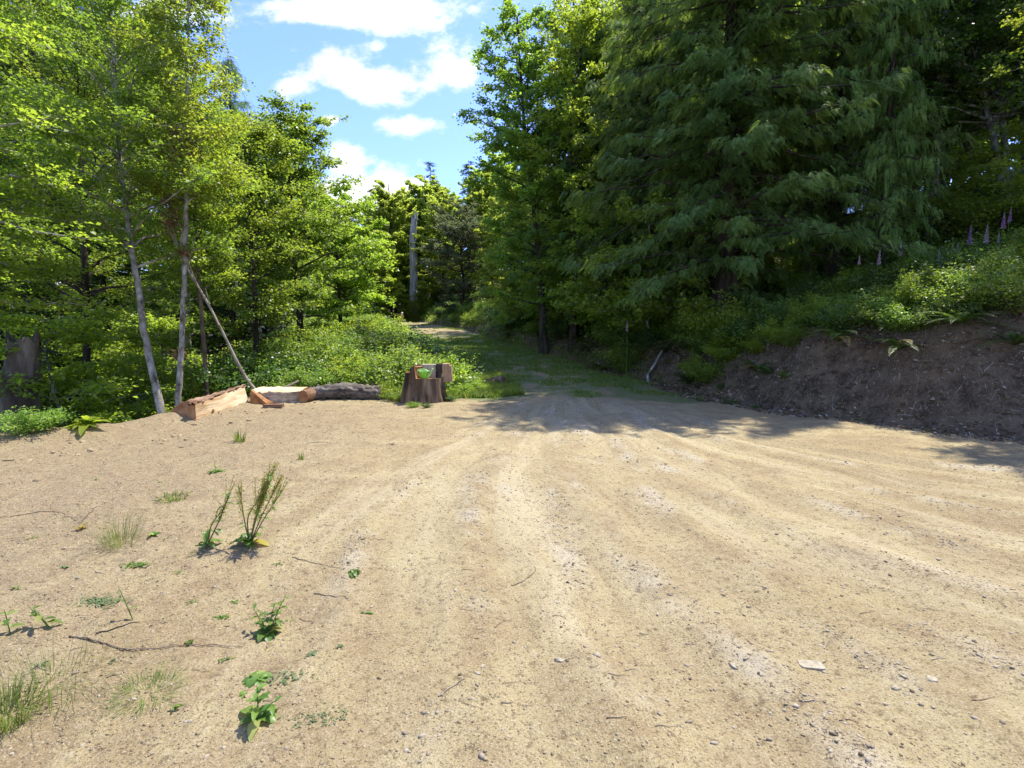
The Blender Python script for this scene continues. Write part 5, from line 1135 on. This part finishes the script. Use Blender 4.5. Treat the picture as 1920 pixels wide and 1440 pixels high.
for q, (px_, py_) in enumerate([(60,1010),(120,1065),(330,1075),(310,1010),(440,1130),(360,1130),(545,1165),(210,1245),(75,1250),(350,1210),(420,1240),(30,1105),(300,905),(180,900),(640,1215),(520,1060),(455,1305),(330,1330)]):
    weed('small_sprout', px_, py_, zl('tiny green sprout on the bare dirt', 0, 1, 'left') if False else 'tiny green sprout on the bare dirt among the weeds', nbase=PR.randint(5, 12), bl=PR.uniform(.025, .05), bw=PR.uniform(.006, .014), mat=PR.choice([M_weed, M_weedgrey, M_grass]), seed=100+q, el=(.1, 1.1), spread=.012, group='tiny sprouts among the weeds')
# foxgloves
def foxglove_mesh(mat, seed):
    r = np.random.default_rng(seed); gs = Geo(); gf = Geo(); gl = Geo()
    tube(gs, [(0, 0, 0), (.01, .01, .5), (0, 0, 1.05)], [.008, .006, .002], 5)
    for i in range(34):
        k = i/33; z = .55+.42*k; a = i*2.4; sz = .055*(1-.75*k); d = np.array([math.cos(a)*.8, math.sin(a)*.8, -.55])
        P = [np.array([0, 0, z]), np.array([0, 0, z])+d*sz*.5, np.array([0, 0, z])+d*sz]
        tube(gf, P, [.004, .010*(1-.5*k), .015*(1-.6*k)], 6, r.uniform(0, 1), 0, 0, False)
    for i in range(12):
        a = i*2.4; blade_leaf(gl, np.array([0, 0, .03*i]), (math.cos(a), math.sin(a), .6), UP, .22-.01*i, .08-.003*i, .5, r.uniform(0, .9))
    return gs.mesh('stem', [M_weed]), gf.mesh('flower_spike', [mat]), gl.mesh('leaves', [M_weed])
FXP, FXK = foxglove_mesh(M_purple, 1), foxglove_mesh(M_pink, 2)
def foxglove(px, ptop, pbot, Y, ms, label, group=None):
    # spike from pbot (foot of flowers) to ptop in pixels
    x, _, zt = pix(px, ptop, Y); zb = pix(px, pbot, Y)[2]; s = (zt-zb)/.46
    z0 = zt-1.02*s
    hg = hz(x, Y); sz_ = (zt-hg)/1.02
    e = thing('foxglove', label, 'foxglove', (x, Y, hg), PR.uniform(0, 6), None, group)
    a = link('stem', ms[0], e, scale=(1, 1, sz_)); b = link('flower_spike', ms[1], e, (0, 0, zt-hg-1.02*s), 0, (s*1.3, s*1.3, s)); c = link('leaves', ms[2], e)
for (px, t, b, Y, m, lab) in [(1821,420,456,11.0,FXP,'deep purple foxglove spike above the right-hand fern bank'),(1852,418,454,11.0,FXK,'pink foxglove spike right of the deep purple one'),
    (1884,394,426,11.6,FXP,'tall purple foxglove in front of the spotted alder foot'),(1896,388,414,11.8,FXP,'highest purple foxglove behind its tall neighbour'),
    (1690,450,478,11.2,FXK,'pale foxglove right of the bare cedar trunk'),(1650,466,494,11.0,FXK,'lilac foxglove at the foot of the bare cedar trunk'),
    (1612,476,494,11.0,FXK,'leftmost pale foxglove on the bank top'),(1714,458,482,11.4,FXK,'thin white-tipped foxglove left of the lavender pair'),
    (1762,462,488,11.0,FXP,'lavender foxglove, left one of a close pair'),(1770,478,496,10.6,FXP,'lower lavender foxglove, right one of a close pair'),
    (1798,452,472,11.2,FXP,'small purple foxglove below the deep purple spike'),(1787,452,478,11.6,FXK,'dull pink foxglove between the lavender pair and the purple spikes'),
    (1874,432,454,11.3,FXK,'short pale foxglove under the tall purple one'),(1904,428,456,11.2,FXK,'pale foxglove near the right edge of the photo'),
    (1832,462,482,10.8,FXK,'whitish foxglove under the deep purple spike'),(1176,600,620,13.2,FXK,'lone pale foxglove among ferns left of the pale branch')]:
    foxglove(px, t, b, Y, m, lab)

# ------------------------------------------------------------------ loose stones, clods, twigs
def stone_mesh(r, sx, sy, sz_, flat=1.0, jag=.18):
    bm = bmesh.new(); bmesh.ops.create_icosphere(bm, subdivisions=2, radius=.5)
    ph = [r.uniform(0, 6) for _ in range(6)]
    for v in bm.verts:
        n_ = 1+jag*(math.sin(v.co.x*7+ph[0])*math.sin(v.co.y*6+ph[1])+.6*math.sin(v.co.z*9+ph[2]+v.co.x*5)); v.co *= n_
        v.co.x *= sx; v.co.y *= sy; v.co.z = max(-.35, min(.32, v.co.z))*sz_
    me = bpy.data.meshes.new('stone'); bm.to_mesh(me); bm.free(); return me
M_stone = rough_mat('pale_stone', [(.22, .185, .125), (.31, .27, .19), (.40, .36, .27)], 40, (1, 1, 1), .9, .3)
M_stone2 = rough_mat('dark_stone', [(.07, .05, .035), (.12, .09, .07), (.18, .14, .11)], 30, (1, 1, 1), .9, .3)
bm = bmesh.new(); vs = [bm.verts.new(v) for v in [(-.062,-.012,0),(-.052,-.03,0),(.05,-.036,0),(.058,-.02,0),(.052,.024,0),(-.035,.034,0),(-.055,.022,0)]]; f = bm.faces.new(vs); ex = bmesh.ops.extrude_face_region(bm, geom=[f])
for v in [q for q in ex['geom'] if isinstance(q, bmesh.types.BMVert)]: v.co += Vector((.002, .001, .020+.004*math.sin(v.co.x*60)))
bmesh.ops.recalc_face_normals(bm, faces=bm.faces[:]); bmesh.ops.bevel(bm, geom=bm.edges[:], offset=.003, segments=2); me = bpy.data.meshes.new('flat_stone'); bm.to_mesh(me); bm.free(); me.materials.append(M_stone)
w = ground_px(1520, 1252); o = link('flat_stone', me, None, (w[0], w[1], w[2]-.006), -.1); tag(o, 'flat angular pale stone at lower right', 'stone')
for (px, py, s, m, lab) in [(1375,1250,.042,M_stone,'rounded pale stone left of the flat angular one'),(1427,1266,.028,M_stone,'small white pebble below the rounded pale stone'),(1486,1209,.022,M_stone2,'small dark stone above the flat angular one'),
                            (1120,1230,.04,M_stone,'pale stone in the gravelly rut left of centre bottom'),(1050,1240,.05,M_stone,'larger pale stone among gravel in the middle rut'),(1760,1050,.05,M_stone,'pale stone chip on the right side of the clearing'),
                            (1745,1275,.055,M_stone,'flat half-buried stone near the lower right corner'),(895,1264,.035,M_stone,'white pebble just above the split straw stick'),(700,1004,.05,M_stone,'pale chip of bark right of the tall dock'),
                            (1030,880,.03,M_stone,'pale pebble on the middle of the clearing'),(1680,1290,.045,M_stone,'grey-white pebble under the flat half-buried stone'),(735,833,.09,M_stone2,'dark clod on the dirt in front of the carved stump')]:
    me = stone_mesh(PR, s*PR.uniform(.8, 1.2), s*PR.uniform(.6, .85), s*.45, jag=.35); me.materials.append(m); w = ground_px(px, py)
    for p_ in me.polygons: p_.use_smooth = True
    o = link('stone', me, None, (w[0], w[1], w[2]-s*.02), PR.uniform(0, 6)); tag(o, lab, 'stone')
# uncountable gravel
def gravel(name, n, seed, wfun, smin, smax, label, mat, flat=.6, ext=((-7.6, 8), (1.2, 12)), power=2.5, dBr=None):
    r = np.random.default_rng(seed)
    k = n*5; Y = ext[1][0]+(ext[1][1]-ext[1][0])*r.uniform(0, 1, k)**1.8; X = r.uniform(-1.15, 1.15, k)*(Y+.6); 
    z, dB_, dE_, w_, ru, gr = terrain(X, Y, True, True)
    if dBr: X = r.uniform(2, 13, k); Y = r.uniform(2, 17, k); z, dB_, dE_, w_, ru, gr = terrain(X, Y, True, True)
    keep = ((dB_ < .1) if dBr is None else ((dB_ > dBr[0]) & (dB_ < dBr[1]))) & (dE_ < .2) & (r.uniform(0, 1, k) < wfun(X, Y, gr)); X, Y, z = X[keep][:n], Y[keep][:n], z[keep][:n]; k = len(X)
    ico = np.array([(0,0,1),(.894,0,.447),(.276,.851,.447),(-.724,.526,.447),(-.724,-.526,.447),(.276,-.851,.447),(.724,.526,-.447),(-.276,.851,-.447),(-.894,0,-.447),(-.276,-.851,-.447),(.724,-.526,-.447)])
    tri = np.array([(0,1,2),(0,2,3),(0,3,4),(0,4,5),(0,5,1),(1,6,2),(2,7,3),(3,8,4),(4,9,5),(5,10,1),(6,7,2),(7,8,3),(8,9,4),(9,10,5),(10,6,1)])
    s = (smin+(smax-smin)*r.uniform(0, 1, k)**power)*(1+.06*Y); sc = np.stack([s*r.uniform(.8, 1.5, k), s*r.uniform(.6, 1, k), s*flat*r.uniform(.6, 1.1, k)], -1)
    V = ico[None]*sc[:, None]*(1+r.uniform(-.38, .38, (k, 11, 1))); a = r.uniform(0, 6.28, k); c_, s_ = np.cos(a)[:, None], np.sin(a)[:, None]
    V = np.stack([V[..., 0]*c_-V[..., 1]*s_, V[..., 0]*s_+V[..., 1]*c_, V[..., 2]], -1)+np.stack([X, Y, z+s*.1], -1)[:, None]
    g = Geo(); g.add(V.reshape(-1, 3), (np.arange(k)[:, None, None]*11+tri[None]).reshape(-1, 3), np.repeat(r.uniform(0, 1, k), 11)); o = link(name, g.mesh(name, mat)); tag(o, label, 'gravel', None, 'stuff')
def attr_mat(name, a, b, c2=None):
    m, nt, N, L = newmat(name); at_ = N.new('ShaderNodeAttribute'); at_.attribute_name = 'rnd'; c = mixc(N, L, at_.outputs['Fac'], a, b)
    if c2: c = mixc(N, L, rng(N, L, at_.outputs['Fac'], .9, .91), c, c2)
    pb = N.new('ShaderNodeBsdfPrincipled'); L.new(c, pb.inputs['Base Color']); pb.inputs['Roughness'].default_value = .9; pb.inputs['Specular IOR Level'].default_value = .2
    out = N.new('ShaderNodeOutputMaterial'); L.new(pb.outputs[0], out.inputs['Surface']); return m
M_gravel = attr_mat('gravel', (.20, .16, .105), (.36, .31, .23), (.10, .075, .05))
M_clod = attr_mat('dirt_clods', (.19, .14, .078), (.33, .255, .15))
gravel('gravel', 12000, 200, lambda X, Y, g_: .05+.95*g_, .002, .012, 'small pale gravel gathered along the wheel ruts', M_gravel)
gravel('dirt_clods', 70000, 201, lambda X, Y, g_: (.25+.6*sstep(-.5, -3, X)+.3*g_)*(fbm(X*1.7, Y*1.7, 3, 44) > -.12), .0013, .007, 'loose dirt crumbs over the clearing', M_clod, .75, power=3.5)
gravel('dirt_clods', 1300, 202, lambda X, Y, g_: sstep(-3, -5, X)*sstep(4.5, 7, Y)*(fbm(X*1.5, Y*1.5, 2, 45) > 0), .006, .035, 'bigger clods along the loose soil of the left lip', M_clod, .7)
gravel('dirt_clods', 12000, 203, lambda X, Y, g_: 1.0+0*X, .005, .032, 'crumbled soil clods over the face and foot of the bank', attr_mat('bank_clods', (.05, .035, .02), (.15, .105, .06), (.24, .20, .14)), .75, dBr=(-.35, 1.2))
# bank rubble, roots and litter
r = np.random.default_rng(300); n = 60000; X = r.uniform(2.5, 14, n); Y = r.uniform(2, 17, n); z, dB_, dE_, w_, *_ = terrain(X, Y, True, True)
m = (dB_ > -.25) & (dB_ < w_*1.05); X, Y, z = X[m], Y[m], z[m]; k = len(X)
ga = r.uniform(0, 6.28, k); ll = r.uniform(.02, .14, k)*np.where(r.uniform(0, 1, k) < .06, 3, 1)
# along-surface sticks: follow terrain between ends
X1 = X+np.cos(ga)*ll*.5; Y1 = Y+np.sin(ga)*ll*.5; z1 = terrain(X1, Y1); g = Geo()
sticks(g, np.stack([X, Y, z+.006], -1), np.stack([X1, Y1, z1+.008+r.uniform(0, .03, k)], -1), r.uniform(.0018, .0055, k), .0012, 3, np.repeat(r.uniform(0, 1, k), 6))
o = link('root_litter', g.mesh('root_litter', [attr_mat('root_litter', (.13, .10, .065), (.42, .35, .26), (.6, .54, .43))])); tag(o, 'dry rootlets and twig litter strewn over the dark bank', 'litter', None, 'stuff')
n = 30000; X = r.uniform(2.5, 14, n); Y = r.uniform(2, 17, n); z, dB_, dE_, w_, *_ = terrain(X, Y, True, True); m = (dB_ > -.3) & (dB_ < w_*1.1); X, Y, z = X[m], Y[m], z[m]; k = len(X)
g = Geo(); leaf_quads(g, np.stack([X, Y, z+.015], -1), r.normal(0, 1, (k, 3))*[1, 1, .3], r.normal(0, .4, (k, 3))+[-.3, -.3, .6], r.uniform(.015, .075, k), r.uniform(.008, .03, k), r.uniform(0, 1, k))
o = link('leaf_litter', g.mesh('leaf_litter', [attr_mat('leaf_litter', (.05, .035, .022), (.24, .18, .115), (.5, .47, .38))])); tag(o, 'dead leaves and soil flakes on the dark bank', 'litter', None, 'stuff')
# hanging roots at the bank lip
n = 0
for q in range(46):
    y = PR.uniform(5.2, 13); xb = np.interp(y, BANK[:, 1][::-1] if BANK[0, 1] > BANK[-1, 1] else BANK[:, 1], BANK[:, 0])
    x = xb+bw_at(y)*PR.uniform(.55, 1.05); p0 = np.array(at(x, y, .02)); pts = [p0]; a = PR.uniform(2.6, 4.2)
    for s in range(5):
        a += PR.uniform(-.5, .5); x += math.cos(a)*.11; y += math.sin(a)*.11; pts.append(np.array(at(x, y, .02+PR.uniform(0, .04))))
    g = Geo(); Ps = smooth_poly(pts, 3); tube(g, Ps, np.linspace(PR.uniform(.003, .006), .0015, len(Ps)), 5, .5, 0, 0, False)
    tag(link('root', g.mesh('root', [M_twig])), 'thin dry root trailing down the face of the dark earth bank', 'root', 'roots on the earth bank')
# twigs on the dirt
def twig(pp, r0, label, group=None, mat=None, lift=.004):
    P = [ground_px(*p)+[0, 0, lift] for p in pp]; Ps = smooth_poly(P, 6); Ps[:, 2] = terrain(Ps[:, 0], Ps[:, 1])+lift
    g = Geo(); tube(g, Ps, np.linspace(r0, r0*.4, len(Ps)), 6, .5, 0, .1); o = link('twig', g.mesh('twig', [mat or M_twig])); tag(o, label, 'twig', group)
twig([(130,1195),(170,1202),(215,1215),(245,1222),(300,1218),(380,1214),(455,1216)], .0045, 'long pale vine stem lying across the lower left dirt', lift=.008)
twig([(180,1192),(220,1178),(262,1168)], .004, 'short dark stick beside the thin upright stalk', mat=M_darkbark)
twig([(548,1046),(585,1056),(640,1066)], .003, 'thin twig left of the leaf rosette, upper of two')
twig([(590,1114),(620,1118),(655,1122)], .003, 'thin twig left of the leaf rosette, lower of two')
twig([(958,1100),(985,1088),(1004,1072),(1002,1062)], .0025, 'curved dark twig in the middle rut')
twig([(822,1308),(845,1292),(872,1275)], .004, 'split pale straw stick at bottom centre', mat=M_dead)
twig([(928,1178),(940,1168),(955,1164)], .002, 'short thin twig below the curved dark one')
twig([(0,972),(45,966),(75,960),(110,962),(145,978)], .004, 'dark vine stem arching across the left edge')
twig([(150,982),(170,962),(182,950)], .003, 'dark twig touching the yellow-green seedling', mat=M_darkbark)
twig([(1545,1218),(1550,1208),(1556,1203)], .003, 'tiny curved white twig above the flat angular stone', mat=M_dead)
twig([(430,1040),(400,1030),(380,1035),(340,1048)], .003, 'thin dry stem trailing left of the shorter dock')
twig([(575,832),(600,829),(640,832)], .005, 'pale straight stick on the dirt beyond the docks', mat=M_dead)
for q in range(70):
    px_ = PR.uniform(0, 1920); py_ = 850+PR.random()**.8*520; a = PR.uniform(-.6, .6); l = PR.uniform(8, 34)*(py_-700)/450
    twig([(px_, py_), (px_+l*.5*math.cos(a), py_+l*.5*math.sin(a)*.5+PR.uniform(-3, 3)), (px_+l*math.cos(a), py_+l*math.sin(a)*.5)], PR.uniform(.0012, .0026), 'small dry twig lying on the open dirt', 'small twigs on the dirt', PR.choice([M_twig, M_twig, M_dead]))
print('VERTS', sum(len(m.vertices) for m in bpy.data.meshes), 'OBJ', len(bpy.data.objects))
